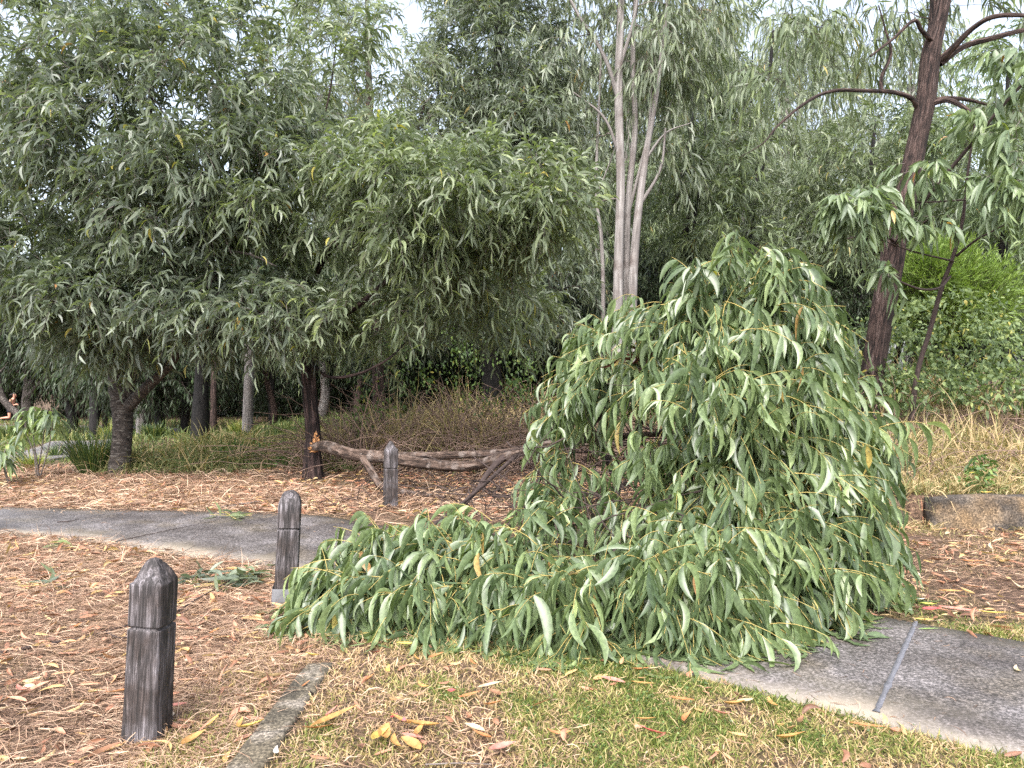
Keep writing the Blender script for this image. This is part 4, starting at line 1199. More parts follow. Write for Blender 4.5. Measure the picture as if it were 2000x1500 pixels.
# --- near gum saplings whose broad leaves hang around that trunk
NGUM = dict(ntw=4, tlen=(0.15, 0.33), tdroop=0.6, nl=8, L=(0.15, 0.23), W=0.27, sick=(0.0, 0.08), droop=(0.1, 0.5), hang=0.75, S=5, mid=True, up=0.2, trad=0.003, fold=0.35, sharp=0.7)
sb = P(1772, 800, 10.6)
build_tree(
    'young_gum_tree', 'thin dark stemmed young gum with broad light leaves around the leaning trunk', 'gum tree', 95,
    [(sb[0], 10.6, 0.35, 0.042), pr_(1790, 740, 10.5, 0.036), pr_(1815, 650, 10.4, 0.0324), pr_(1840, 560, 10.3, 0.0288), pr_(1862, 500, 10.2, 0.0252), pr_(1880, 430, 10.1, 0.0202), pr_(1890, 340, 10.0, 0.0158), pr_(1905, 230, 9.9, 0.0086)],
    [[pr_(1856, 540, 10.25, 0.0173), pr_(1835, 562, 10.1, 0.0158), pr_(1800, 565, 9.9, 0.0144), pr_(1765, 553, 9.7, 0.0115), pr_(1735, 540, 9.5, 0.0072)],
     [pr_(1868, 500, 10.2, 0.0173), pr_(1905, 470, 9.9, 0.0144), pr_(1960, 440, 9.6, 0.0086)],
     [pr_(1800, 400, 9.9, 0.0216), pr_(1840, 350, 9.7, 0.0245), pr_(1890, 290, 9.5, 0.0245), pr_(1950, 215, 9.3, 0.0216), pr_(2030, 130, 9.1, 0.0144)],
     [pr_(1862, 510, 10.2, 0.0144), pr_(1780, 490, 9.8, 0.0115), pr_(1700, 460, 9.5, 0.0072)],
     [pr_(1890, 390, 10.0, 0.013), pr_(1800, 395, 9.8, 0.0101), pr_(1720, 390, 9.5, 0.0058)],
     [pr_(1915, 265, 9.45, 0.013), pr_(1960, 300, 9.2, 0.0101), pr_(2000, 350, 9.0, 0.0058)]],
    [lobe(1680, 405, 9.4, 50, 35, 0.3, 12, 0.2), lobe(1725, 410, 9.5, 25, 25, 0.25, 3, 0.2), lobe(1810, 325, 9.6, 18, 22, 0.2, 3, 0.2), lobe(1810, 420, 9.6, 30, 20, 0.2, 3, 0.2), lobe(1975, 380, 9.0, 45, 60, 0.4, 11, 0.2),
     lobe(1920, 260, 9.4, 45, 35, 0.4, 3, 0.2), lobe(2000, 270, 9.0, 30, 60, 0.4, 6, 0.2), lobe(1735, 530, 9.5, 15, 8, 0.1, 2, 0.2), lobe(1980, 160, 9.2, 35, 50, 0.4, 5, 0.2)],
    M['leaf_gum'], M['twig_dark'], M['twig_grey'], seg=12, rough=0.05, flare=0, tw=NGUM, step=0.05, skip_first=0.5)

# --- fine leaved trees in the right middle distance
for (lab, px, d, seed, mat, lbs, stem) in (
    ('fine leaved tree with thin dark stems just right of the pale gum clump', 1340, 18.5, 101, 'leaf_mid',
     [lobe(1380, 230, 18, 130, 170, 1.8, 50), lobe(1320, 400, 18.3, 90, 120, 1.4, 28), lobe(1430, 430, 18, 120, 110, 1.4, 34), lobe(1370, 20, 18.5, 110, 90, 1.6, 16)], [(1340, 620), (1338, 480), (1345, 330), (1355, 180), (1360, 20)]),
    ('fine leaved tree with a bright crown between the gum clump and the leaning trunk', 1470, 20, 102, 'leaf_pale',
     [lobe(1510, 260, 19.5, 130, 140, 1.8, 44), lobe(1580, 420, 19.5, 120, 110, 1.5, 36), lobe(1470, 100, 20, 100, 70, 1.6, 14), lobe(1540, 540, 19.8, 130, 80, 1.4, 40)], [(1450, 620), (1460, 480), (1480, 330), (1500, 180), (1510, 60)]),
    ('broad green crown directly behind the leaning trunk', 1690, 19, 103, 'leaf_mid',
     [lobe(1700, 310, 18.6, 120, 85, 1.8, 56), lobe(1660, 430, 18.6, 130, 90, 1.4, 46), lobe(1840, 340, 18.8, 120, 110, 1.6, 50), lobe(1880, 450, 18.6, 110, 80, 1.2, 40)], [(1690, 680), (1685, 560), (1690, 440), (1700, 330), (1710, 240)]),
    ('pale leaved tree at the right edge above the bank', 1960, 16, 104, 'leaf_gum',
     [lobe(1960, 320, 15.6, 80, 120, 1.4, 36), lobe(1990, 120, 15.8, 70, 80, 1.2, 8), lobe(1960, 500, 15.6, 90, 80, 1.0, 32)], [(1965, 700), (1962, 560), (1958, 420), (1962, 280), (1970, 130)])):
    b = P(px, 790, d)
    tr = [(b[0], d, float(gz(b[0], d)) - 0.2, 0.13)] + [pr_(x_, y_, d, 0.12 - 0.022 * k) for k, (x_, y_) in enumerate(stem)]
    lms = []
    rr_ = np.random.default_rng(seed)
    for lb in lbs:
        a = np.array(tr[rr_.integers(1, 4)][:3])
        e = np.asarray(lb[0])
        m_ = (a + e) / 2 + np.array([0, 0, 0.3])
        lms.append([(*a, 0.06), (*m_, 0.04), (*e, 0.018)])
    build_tree('leafy_tree', lab, 'tree', seed, tr, lms, lbs, M[mat], M['bark_black'], M['twig_dark'], seg=10, rough=0.06, flare=0, tw=dict(FINE, L=(0.15, 0.24)), step=0.12)

# --- bright fine bush behind the leaning trunk
NEED = dict(ntw=8, tlen=(0.25, 0.6), tdroop=0.15, nl=12, L=(0.09, 0.18), W=0.11, sick=(0, 0.1), droop=(0, 0.2), hang=-0.3, S=2, up=0.6, spread=0.6, ttilt=1.6)
bb_ = P(1850, 720, 14.5)
build_tree('lime_bush', 'bright lime green feathery bush behind the leaning trunk', 'bush', 111,
           [(bb_[0], 14.5, 0.8, 0.05), pr_(1850, 680, 14.5, 0.04), pr_(1848, 600, 14.5, 0.03), pr_(1850, 540, 14.5, 0.015)], [],
           [lobe(1850, 570, 14.3, 90, 70, 0.8, 150, 0.3), lobe(1800, 545, 14.2, 50, 50, 0.6, 50, 0.3), lobe(1905, 600, 14.3, 50, 55, 0.6, 50, 0.3)], M['leaf_lime'], M['twig_dark'], M['twig_dark'], seg=8, flare=0, tw=NEED, step=0.1, skip_first=0.1)

# --- the wood behind: prototypes and copies
BIG = dict(ntw=8, tlen=(0.8, 1.6), tdroop=0.5, nl=9, L=(0.26, 0.42), W=0.20, sick=(0.03, 0.15), droop=(0.2, 0.8), hang=0.5, S=2, up=0.15, trad=0.007)


def proto_tree(name, label, seed, H, mat, bark, lbs, group, tw, at, n=1.0):
    bx, by = at
    bz = float(gz(bx, by))
    rr_ = np.random.default_rng(seed)
    tr = [(bx, by, bz - 0.3, 0.28)] + [(bx + rr_.normal() * 0.15, by + rr_.normal() * 0.15, bz + H * u_, 0.25 * (1 - 0.8 * u_)) for u_ in (0.08, 0.3, 0.5, 0.7, 0.85)]
    L_ = []
    lms = []
    for (cx, cy, cz, rx, ry, rz, k) in lbs:
        cc = np.array([bx + cx, by + cy, bz + cz])
        L_.append((cc, (rx, ry, rz), int(k * n), 0.5, (0, 0, 0)))
        a = np.array(tr[2 + rr_.integers(0, 3)][:3])
        lms.append([(*a, 0.10), (*((a + cc) / 2 + np.array([0, 0, 0.4])), 0.07), (*cc, 0.03)])
    return build_tree(name, label, 'tree', seed, tr, lms, L_, M[mat], M[bark], M['twig_dark'], group, seg=10, rough=0.06, flare=0.1, tw=tw, step=0.25)


GRP = 'trees of the far wood'
pa = proto_tree('woodland_tree', 'tall mid green tree in the wood far behind', 201, 13, 'leaf_mid', 'bark_iron',
                [(0, 0, 10, 3.2, 3.0, 2.6, 120), (-2.2, 0, 7, 2.0, 2.0, 1.7, 60), (2.3, 0.4, 7.4, 2.0, 2.0, 1.8, 60), (0.4, -1.0, 5.0, 2.0, 1.8, 1.2, 36), (0.5, 0, 12.5, 2, 2, 1.6, 40)], GRP, BIG, (6, 30))
pb = proto_tree('woodland_tree', 'tall pale leaved tree in the wood far behind', 202, 15, 'leaf_pale', 'bark_pale',
                [(0, 0, 12, 2.8, 2.8, 2.4, 90), (-1.8, 0, 9, 1.7, 1.7, 1.5, 40), (2.0, 0.4, 9.6, 1.8, 1.8, 1.5, 40), (0.2, 0, 14.5, 1.8, 1.8, 1.3, 34), (-0.6, 0, 6.4, 1.6, 1.6, 1.2, 22)], GRP, dict(BIG, hang=0.9, tdroop=0.8, ntw=6, nl=8, L=(0.2, 0.32)), (1, 31), 0.8)
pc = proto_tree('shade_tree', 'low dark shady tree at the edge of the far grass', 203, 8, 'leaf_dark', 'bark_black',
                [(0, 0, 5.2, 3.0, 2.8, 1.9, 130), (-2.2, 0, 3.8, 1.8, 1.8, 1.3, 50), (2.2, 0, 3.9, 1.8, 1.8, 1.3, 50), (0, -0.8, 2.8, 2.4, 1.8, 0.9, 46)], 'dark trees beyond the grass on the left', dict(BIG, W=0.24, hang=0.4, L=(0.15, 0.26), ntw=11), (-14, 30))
rc = np.random.default_rng(300)
LA, LB_ = 'tall mid green tree in the wood far behind', 'tall pale leaved tree in the wood far behind'
for (x, y, k, s) in ((-1, 24, 'a', .50), (-5, 25, 'a', .50), (3.5, 25, 'a', .50), (9.5, 26, 'a', .52), (13, 25, 'b', .5), (16.5, 27, 'a', .55), (7, 23.5, 'b', .45), (11, 22, 'a', .42), (14.5, 20, 'a', .40),
                     (-8.5, 27, 'a', .52), (-13, 33, 'b', .6), (-18, 34, 'a', .6), (-3, 31, 'b', .55), (5, 33, 'a', .65), (11, 34, 'b', .7), (17, 36, 'a', .7), (22, 33, 'a', .6), (-8, 38, 'a', .65),
                     (0, 40, 'a', .7), (8, 42, 'b', .85), (-24, 42, 'a', .8), (26, 42, 'a', .8), (-32, 44, 'b', .9),
                     (4, 27, 'b', .8), (0.2, 28, 'b', .85), (15.5, 30, 'b', .9), (19, 27, 'b', .8), (10.5, 29, 'b', .9), (-8, 32, 'b', .95), (-14, 29, 'b', .8), (6.8, 31, 'b', 1.0), (13.5, 36, 'b', 1.1)):
    z = float(gz(x, y))
    copy_tree(pa if k == 'a' else pb, (x, y, z), rc.uniform(0, 6.28), s * rc.uniform(0.94, 1.06), LA if k == 'a' else LB_, GRP)
for (x, y, s) in ((-19, 33, 1.0), (-24.5, 45, 1.15), (-30, 44, 1.2), (-18.5, 46, 1.1), (-12, 40, 1.0), (-7, 33, .9), (-36, 47, 1.2), (-4, 27, .75), (0.5, 21.5, .55), (3.2, 20.5, .6), (-2.3, 21, .55), (7.5, 19.5, .45), (11.5, 19.5, .4), (-11, 24, 0.7)):
    copy_tree(pc, (x, y, float(gz(x, y)) - 0.2), rc.uniform(0, 6.28), s * rc.uniform(0.95, 1.05),
              'low dark shady tree at the edge of the far grass' if x < -5 else 'low dark thicket tree behind the dry grass',
              'dark trees beyond the grass on the left' if x < -5 else 'dark thicket trees behind the dry grass')


for (x, y, s, dz) in ((-34, 50, 1.0, -2.2), (-28, 51, 1.1, -2.4), (-22, 52, 1.0, -2.0), (-16, 50, 1.1, -2.4), (-11, 46, 1.0, -2.0), (-6, 40, 1.0, -2.0), (-9, 36, .8, -1.6), (-4, 33, .9, -1.8), (0, 31, .9, -1.8), (3, 29, .9, -1.8), (-2, 27, .7, -1.5)):
    copy_tree(pc, (x, y, float(gz(x, y)) + dz), rc.uniform(0, 6.28), s, 'dense dark low growth closing off the clearing', 'dark growth behind the clearing')


# bare slim trunks and posts standing in the left distance
def bare_stem(name, label, pts, mat, seed, grp=None, cat='tree', seg=10):
    rr_ = np.random.default_rng(seed)
    b = np.array(pts[0][:3])
    r = empty(name, b, label, cat, grp)
    V, Q_, bk = trunk_tube(pts, rr_, seg, 0.08, 0.06, 0.1)
    t_ = Bag(); t_.add(V, Q_, None, bk)
    t_.build('trunk', M[mat], r, b, True)
    # broken stubs of side branches
    for k in range(2):
        s = np.array(pts[-2][:3]) + rr_.normal(size=3) * 0.02
        e = s + np.array([rr_.choice([-1, 1]) * rr_.uniform(0.3, 0.7), rr_.normal() * 0.2, rr_.uniform(0.3, 0.8)])
        V, Q_, bk = trunk_tube([(*s, pts[-2][3] * 0.5), (*((s + e) / 2 + np.array([0, 0, -0.06])), pts[-2][3] * 0.35), (*e, 0.01)], rr_, 7, 0.1, 0.05)
        t_ = Bag(); t_.add(V, Q_, None, bk)
        t_.build('branch', M[mat], r, b, True)
    return r


def gp(px, d, dz=0.0):
    x = (px - 1000) / F * d
    return (x, d, float(gz(x, d)) + dz)


for (px, py0, py1, d, r, mat, lab) in ((483, 880, 560, 20, .13, 'bark_pale', 'pale grey trunk standing in the grass left of the broken tree'),
                                       (361, 830, 600, 24, .12, 'bark_black', 'slim dark trunk just left of the black trunk'),
                                       (416, 830, 600, 23, .09, 'bark_iron', 'slim brown trunk just right of the black trunk'),
                                       (183, 815, 600, 26, .13, 'bark_black', 'slim dark leaning trunk left of the forked acacia'),
                                       (530, 820, 560, 27, .10, 'bark_black', 'thin dark trunk in shade beside the pale grey trunk'),
                                       (305, 800, 560, 30, .10, 'bark_iron', 'thin brown trunk seen under the forked branch')):
    b = gp(px, d, -0.2)
    bare_stem('slim_tree', lab, [(*b, r * 1.2), pr_(px + 1, py0 - 60, d, r), pr_(px + 4, (py0 + py1) / 2 - 30, d, r * 0.95), pr_(px + 6, py1, d, r * 0.8), pr_(px + 12, py1 - 200, d, r * 0.4)], mat, int(px))
# grey forked tree and the leaning trunk by the runner
b = gp(52, 33, -0.2)
ft = bare_stem('forked_tree', 'small grey forked tree right of the runner', [(*b, .28), pr_(54, 790, 33, .24), pr_(55, 770, 33, .22), pr_(52, 740, 33, .13), pr_(40, 690, 33, .08)], 'bark_grey', 7)
for lm in ([(56, 775, .15), (72, 755, .12), (95, 738, .09), (130, 715, .05)], [(55, 772, .13), (62, 745, .10), (78, 720, .07), (100, 680, .04)]):
    V, Q_, bk = trunk_tube([pr_(x_, y_, 32.9, r_) for x_, y_, r_ in lm], rc, 9, 0.1, 0.06)
    t_ = Bag(); t_.add(V, Q_, None, bk)
    t_.build('branch', M['bark_grey'], ft, np.array(b), True)
b = gp(40, 31, -0.15)
bare_stem('leaning_tree', 'leaning grey trunk crossing in front of the runner', [(*b, .17), pr_(36, 812, 31, .15), pr_(20, 796, 31, .14), pr_(4, 774, 31, .13), pr_(-6, 730, 31, .12), pr_(-14, 640, 31, .10)], 'bark_grey', 8)


# ------------------------------------------------------------------ grasses, tussocks, undergrowth
def blades(rng, x, y, h, w, lean=0.35, droop=(0.1, 0.6), S=3, rnd=None, z=None, bend=None):
    n = len(x)
    zz = gz(x, y) if z is None else z
    p = np.stack([x, y, zz - 0.005], -1)
    t_ = nrm(rng.normal(size=(n, 3)) * np.array([lean, lean, 0.08]) + np.array([0, 0, 1.0]))
    if bend is not None:
        t_ = nrm(t_ + bend)
    b_ = nrm(rng.normal(size=(n, 3)) * np.array([1, 1, 0.1]))
    V, Q_, k = leaves(rng, p, t_, b_, h, w, rng.uniform(-0.05, 0.05, n), rng.uniform(*droop, n), S, False, sharp=0.55)
    return V, Q_, np.repeat(rng.random(n) if rnd is None else rnd, k)


def scatter(rng, n, x0, x1, y0, y1, fn=None):
    x = rng.uniform(x0, x1, n)
    y = rng.uniform(y0, y1, n)
    if fn is not None:
        k = rng.random(n) < fn(x, y)
        x, y = x[k], y[k]
    return x, y


def inview(x, y, m=0.4):
    return np.abs(x) < y * 0.667 + m


rg = np.random.default_rng(400)
off = lambda x, y: ~on_path(x, y, -0.02) & ~((np.abs(x + 1.045) < 0.085) & (y < 4.05))

# short lawn on the near side of the path and beyond it on the right
bag = Bag()
for (n, x0, x1, y0, y1, h, w) in ((150000, -1.6, 3.2, 2.5, 4.7, (0.02, 0.09), 0.0042), (45000, 1.4, 5.5, 3.6, 7.9, (0.02, 0.07), 0.0045), (40000, -4.5, -1.0, 2.7, 7.4, (0.02, 0.07), 0.004)):
    x, y = scatter(rg, n, x0, x1, y0, y1, lambda x, y: np.clip(green(x, y) * 1.15, 0.30 if x0 == -1.6 else 0.0, 1) * off(x, y) * inview(x, y))
    gv_ = green(x, y)
    rr_ = np.clip(rg.random(len(x)) * 0.85 + 0.85 * (0.80 - gv_) + rg.normal(size=len(x)) * 0.1, 0, 1)
    bag.add(*blades(rg, x, y, rg.uniform(*h, len(x)), np.full(len(x), w) * rg.uniform(0.7, 1.5, len(x)), 0.7, (0.1, 0.7), 2, rr_))
tag(bag.build('lawn_grass', M['grass']), 'short patchy green and dry lawn beside the path', 'grass', kind='stuff')

# clover-like low weeds
bag = Bag()
x, y = scatter(rg, 60000, -3.5, 5.0, 2.6, 7.6, lambda x, y: (np.clip(green(x, y) - 0.42, 0, 1) * 1.2) * off(x, y) * inview(x, y))
n = len(x)
p = np.stack([x, y, gz(x, y) + rg.uniform(0.008, 0.035, n)], -1)
V, Q_, k = leaves(rg, p, nrm(rg.normal(size=(n, 3)) * np.array([1, 1, 0.35])), runit(rg, n), rg.uniform(0.008, 0.017, n), rg.uniform(0.007, 0.013, n), np.zeros(n), rg.uniform(0, 0.3, n), 2)
bag.add(V, Q_, np.repeat(rg.random(n) * 0.95, k))
tag(bag.build('clover', M['leaf_vine']), 'low green weeds growing through the lawn', 'weeds', kind='stuff')

# straw and fine dead litter lying flat
bag = Bag()
for (n, x0, x1, y0, y1, l, w) in ((34000, -3.6, -1.0, 2.5, 5.2, (0.04, 0.22), 0.0029), (36000, -5.5, -1.2, 5.0, 7.6, (0.05, 0.26), 0.0036), (9000, -1.2, 2.5, 2.5, 4.6, (0.03, 0.14), 0.0035), (9000, 1.5, 6.0, 4.3, 7.9, (0.05, 0.2), 0.0045),
                                  (52000, -9.0, 2.2, 7.6, 12.8, (0.12, 0.42), 0.008), (5000, -14, -7, 8.0, 15, (0.12, 0.4), 0.010)):
    def dens(x, y):
        return off(x, y) * inview(x, y) * (br_dist(x, y) > 0.7) * np.clip(1.25 - green(x, y), 0.15, 1) * np.clip(0.52 + 0.75 * fb2(np.stack([x * 1.7, y * 1.7, 0 * x + 3], -1)), 0.12, 1)
    x, y = scatter(rg, n, x0, x1, y0, y1, dens)
    m = len(x)
    p = np.stack([x, y, gz(x, y) + rg.uniform(0.002, 0.030, m)], -1)
    t_ = nrm(rg.normal(size=(m, 3)) * np.array([1, 0.75, 0.10]) + np.array([0.25, 0.12, 0.04]))
    V, Q_, k = leaves(rg, p, t_, nrm(rg.normal(size=(m, 3)) * np.array([1, 1, 0.5])), rg.uniform(*l, m), np.full(m, w) * rg.uniform(0.6, 1.5, m), rg.normal(size=m) * 0.12, rg.uniform(0, 0.12, m), 3, sharp=0.6)
    low = np.where(on_path(V[:, 0], V[:, 1]), 0.024, gz(V[:, 0], V[:, 1]) + 0.002)
    V[:, 2] = np.maximum(V[:, 2], low)
    bag.add(V, Q_, np.repeat(rg.random(m), k))
def edge_d(x, y):
    a_ = np.abs(y - np.interp(x, NEAR[:, 0], NEAR[:, 1]))
    b_ = np.abs(y - np.interp(x, FAR[:, 0], FAR[:, 1]))
    return np.minimum(a_, b_)


x, y = scatter(rg, 60000, -7, 4, 2.8, 9.4, lambda x, y: on_path(x, y) * inview(x, y) * (0.02 + 0.55 * np.exp(-edge_d(x, y) / 0.06)))
m = len(x)
V, Q_, k = leaves(rg, np.stack([x, y, np.full(m, 0.0245)], -1), nrm(rg.normal(size=(m, 3)) * np.array([1, 1, 0.02])), nrm(rg.normal(size=(m, 3)) * np.array([1, 1, 0.2])), rg.uniform(0.015, 0.09, m), np.full(m, 0.0032), rg.normal(size=m) * 0.15, np.zeros(m), 3)
V[:, 2] = np.maximum(V[:, 2], 0.024)
bag.add(V, Q_, np.repeat(rg.random(m) * 0.8, k))
tag(bag.build('straw_litter', M['straw']), 'dry orange straw and stalks covering the ground', 'straw', kind='stuff')

# dead leaves scattered too thickly to count
bag = Bag()
for (n, x0, x1, y0, y1, l) in ((850, -3.6, -1.1, 2.6, 5.5, (0.05, 0.12)), (1100, -6, -1.4, 5.2, 7.7, (0.06, 0.14)), (170, -1.0, 2.6, 2.6, 4.5, (0.04, 0.10)), (900, 1.6, 6.2, 4.4, 8.0, (0.06, 0.15)), (5200, -9, 2.5, 8.4, 13, (0.07, 0.17))):
    x, y = scatter(rg, n, x0, x1, y0, y1, lambda x, y: off(x, y) * inview(x, y) * (br_dist(x, y) > 0.7))
    m = len(x)
    p = np.stack([x, y, gz(x, y) + rg.uniform(0.012, 0.04, m)], -1)
    t_ = nrm(rg.normal(size=(m, 3)) * np.array([1, 1, 0.18]))
    V, Q_, k = leaves(rg, p, t_, nrm(rg.normal(size=(m, 3)) * np.array([1, 1, 0.25])), rg.uniform(*l, m), rg.uniform(0.014, 0.03, m), rg.normal(size=m) * 0.14, rg.uniform(-0.1, 0.15, m), 5, True, 0.7)
    V[:, 2] = np.maximum(V[:, 2], gz(V[:, 0], V[:, 1]) + 0.003)
    bag.add(V, Q_, np.repeat(np.clip(rg.random(m), 0, 1), k))
tag(bag.build('leaf_litter', M['litter']), 'fallen orange and brown leaves carpeting the ground', 'leaf litter', kind='stuff')

# tall rank grass under the trees in the middle and on the bank at the right
bag = Bag()


def tall(n, x0, x1, y0, y1, h, w, fn, lo, hi, droop=(0.2, 0.9), lean=0.35):
    x, y = scatter(rg, n, x0, x1, y0, y1, fn)
    q_ = np.stack([x * 1.6, y * 1.6, 0 * x + h[1]], -1)
    cl = 0.75 + 0.35 * fb2(q_) + 0.22 * fb(q_ * 0.6)
    kp = rg.random(len(x)) < np.clip(cl * 1.2, 0.1, 1)
    x, y, cl = x[kp], y[kp], cl[kp]
    m = len(x)
    bag.add(*blades(rg, x, y, rg.uniform(*h, m) * np.clip(cl, 0.35, 1.4), np.full(m, w) * rg.uniform(0.6, 1.4, m), lean, droop, 4, np.clip(rg.uniform(lo, hi, m), 0, 1)))


mid_edge = lambda x: 12.4 + 0.35 * np.sin(x * 1.3) + 0.25 * np.sin(x * 3.1 + 1)
tall(15000, -6.6, -2.2, 12.1, 17.5, (0.3, 0.95), 0.017, lambda x, y: (y > mid_edge(x)) * 1.0, 0.05, 0.9, (0.3, 1.1), 0.6)
tall(5500, -2.6, 3.0, 12.1, 17.5, (0.3, 1.0), 0.020, lambda x, y: (y > mid_edge(x)) * 1.0, 0.2, 0.95, (0.2, 1.0), 0.5)
tall(5000, -3.2, 3.5, 12.7, 16.5, (0.7, 1.7), 0.018, lambda x, y: (y > mid_edge(x) + 0.3) * 1.0, 0.45, 1.0)
tall(8000, -6.5, -2.5, 12.0, 14.0, (0.15, 0.45), 0.009, lambda x, y: (y > mid_edge(x) - 0.5) * 1.0, 0.0, 0.5)
tag(bag.build('rank_grass', M['dry_grass']), 'rank green and straw coloured grass under the trees', 'grass', kind='stuff')
bag = Bag()
tall(22000, 2.6, 9.5, 8.05, 12.5, (0.25, 0.75), 0.011, lambda x, y: inview(x, y, 1.0) * (y > 8.05 - 0.0 * x) * 1.0, 0.38, 1.0, (0.3, 1.1), 0.5)
tall(13000, 2.6, 10.5, 9.3, 13.2, (0.5, 1.25), 0.013, lambda x, y: inview(x, y, 1.0) * 1.0, 0.3, 1.0, (0.2, 0.9), 0.4)
tall(9000, 2.6, 9.5, 8.05, 11.0, (0.2, 0.5), 0.008, lambda x, y: inview(x, y, 1.0) * 1.0, 0.1, 0.5, (0.3, 1.1), 0.5)
tall(1600, 3.3, 9.0, 7.45, 7.95, (0.12, 0.32), 0.008, lambda x, y: inview(x, y, 1.0) * (rg.random(len(x)) < 0.25 + 0.75 * (np.sin(x * 5.1) > 0.5)), 0.4, 1.0, (0.3, 1.1), 0.7)
tag(bag.build('bank_grass', M['dry_grass']), 'long dry grass spilling down the bank above the low wall', 'grass', kind='stuff')
bag = Bag()
tall(30000, -34, -5, 18, 42, (0.25, 0.6), 0.035, lambda x, y: (br_dist(x, y) > 0.9) * inview(x, y, 2.0) * 1.0, 0.0, 1.0)
tall(26000, -8, 5, 17, 32, (0.25, 0.6), 0.03, lambda x, y: 1.0 + 0 * x, 0.0, 0.8)
tall(9000, -12, -5.5, 13.4, 19, (0.15, 0.5), 0.014, lambda x, y: (br_dist(x, y) > 0.85) * 1.0, 0.0, 0.8)
tag(bag.build('far_grass', M['far_grass']), 'bright green grass in the clearing on the left', 'grass', kind='stuff')


# leafy vines and weeds over the dry grass
def heap(rng, name, lab, centres, n, L, W, mat, hang=0.3, cat='undergrowth', thr=-0.35):
    bag = Bag()
    c = np.asarray([q[0] for q in centres], float)
    r = np.asarray([q[1] for q in centres], float)
    wgt = r.prod(1) ** 0.66
    k = rng.choice(len(c), n, p=wgt / wgt.sum())
    dirs = runit(rng, n)
    p = c[k] + dirs * (rng.uniform(0.35, 1, n) ** 0.5)[:, None] * r[k]
    # clumping
    f = vnoise(rng, 12, 3.5)
    keep = f(p) > thr
    p, dirs = p[keep], dirs[keep]
    p[:, 2] = np.maximum(p[:, 2], gz(p[:, 0], p[:, 1]) + 0.03)
    m = len(p)
    t_ = nrm(dirs * 0.5 + rng.normal(size=(m, 3)) * 0.7 + np.array([0, -0.2, -hang]))
    V, Q_, kk = leaves(rng, p, t_, runit(rng, m), rng.uniform(*L, m), rng.uniform(*L, m) * W, np.zeros(m), rng.uniform(0, 0.4, m), 3, True, 0.3, 0.55)
    bag.add(V, Q_, np.repeat(rng.random(m), kk))
    o = tag(bag.build(name, M[mat], None, None, True), lab, cat, kind='stuff')
    return o


def stalks(rng, name, lab, n, x0, x1, y0, y1, h, mat, r=(0.003, 0.008), lean=0.8, cat='stalks', zoff=0.0):
    x, y = scatter(rng, n, x0, x1, y0, y1)
    st = np.stack([x, y, gz(x, y) + zoff * rng.random(n)], -1)
    d = nrm(rng.normal(size=(n, 3)) * np.array([lean, lean, 0.15]) + np.array([0, 0, 0.8]))
    ln = rng.uniform(*h, n)
    u = np.linspace(0, 1, 6)
    pts = st[:, None] + d[:, None] * (ln[:, None] * u[None])[..., None] + np.array([0, 0, -1.0]) * (ln[:, None] * 0.35 * u[None] ** 2)[..., None] + np.cumsum(rng.normal(size=(n, 6, 3)) * 0.025, 1) * ln[:, None, None]
    pts[..., 2] = np.maximum(pts[..., 2], gz(pts[..., 0], pts[..., 1]) + 0.01)
    V, Q_, bk = tubes(pts, rng.uniform(*r, n)[:, None] * np.linspace(1, 0.4, 6)[None], 4)
    b = Bag(); b.add(V, Q_, None, bk)
    return tag(b.build(name, M[mat]), lab, cat, kind='stuff')


rv = np.random.default_rng(500)
cs = [(P(px, py, d), (rx, ry, rz)) for px, py, d, rx, ry, rz in ((760, 740, 13.6, .7, .5, .7), (860, 770, 13.4, .8, .5, .6), (940, 740, 13.8, .8, .5, .7), (1000, 790, 13.2, .6, .4, .5), (820, 690, 14.5, 1.0, .6, .8), (980, 680, 15, 1.0, .6, .8),
                                                                 (900, 850, 13.0, .5, .3, .3), (720, 820, 13.4, .4, .3, .35), (1080, 740, 13.6, .7, .5, .6), (620, 860, 13.2, .6, .4, .25), (480, 880, 13.2, .6, .4, .22), (360, 890, 13.0, .5, .3, .18), (560, 905, 12.6, .4, .3, .14))]
heap(rv, 'vine_undergrowth', 'leafy green vine scrambling over dead stalks behind the log', cs, 4200, (0.045, 0.085), 0.62, 'leaf_vine', thr=0.12, hang=0.8)
stalks(rv, 'dead_stalks', 'tangle of dead brown stalks behind the log', 1900, -3.3, 2.4, 12.1, 14.6, (0.8, 2.4), 'dead_stem', (0.005, 0.011), 0.75)
stalks(rv, 'dead_brush', 'low tangle of dead twigs around the fallen log', 420, -2.2, 1.8, 8.8, 12.6, (0.3, 0.9), 'twig_dark', (0.003, 0.007), 1.6)
cs = [(P(px, py, d), (rx, ry, rz)) for px, py, d, rx, ry, rz in ((1790, 690, 11.4, .7, .6, .5), (1880, 680, 11.6, .8, .6, .55), (1970, 690, 11.2, .8, .6, .5), (1740, 760, 10.8, .5, .5, .4), (1830, 760, 10.9, .7, .5, .4), (1930, 770, 10.6, .7, .5, .35),
                                                                 (1700, 690, 12.0, .7, .5, .6), (1640, 700, 12.3, .8, .5, .6), (2030, 760, 10.6, .6, .5, .45), (1860, 620, 12.6, .9, .6, .5), (1990, 620, 12.4, .9, .6, .6), (1770, 640, 12.6, .7, .5, .5), (1560, 720, 12.8, .9, .5, .7),
                                                                 (1420, 740, 13.2, .9, .5, .7), (1280, 740, 13.4, .8, .5, .7))]
heap(rv, 'bank_thicket', 'mass of light green leafy scrub on the bank at the right', cs, 13000, (0.045, 0.11), 0.55, 'leaf_lantana', thr=0.0, hang=0.5)
stalks(rv, 'bank_stalks', 'thin dry stalks standing in the scrub on the bank', 800, 3.2, 9.0, 8.6, 12.5, (0.5, 1.6), 'dead_stem', (0.003, 0.007), 0.7)
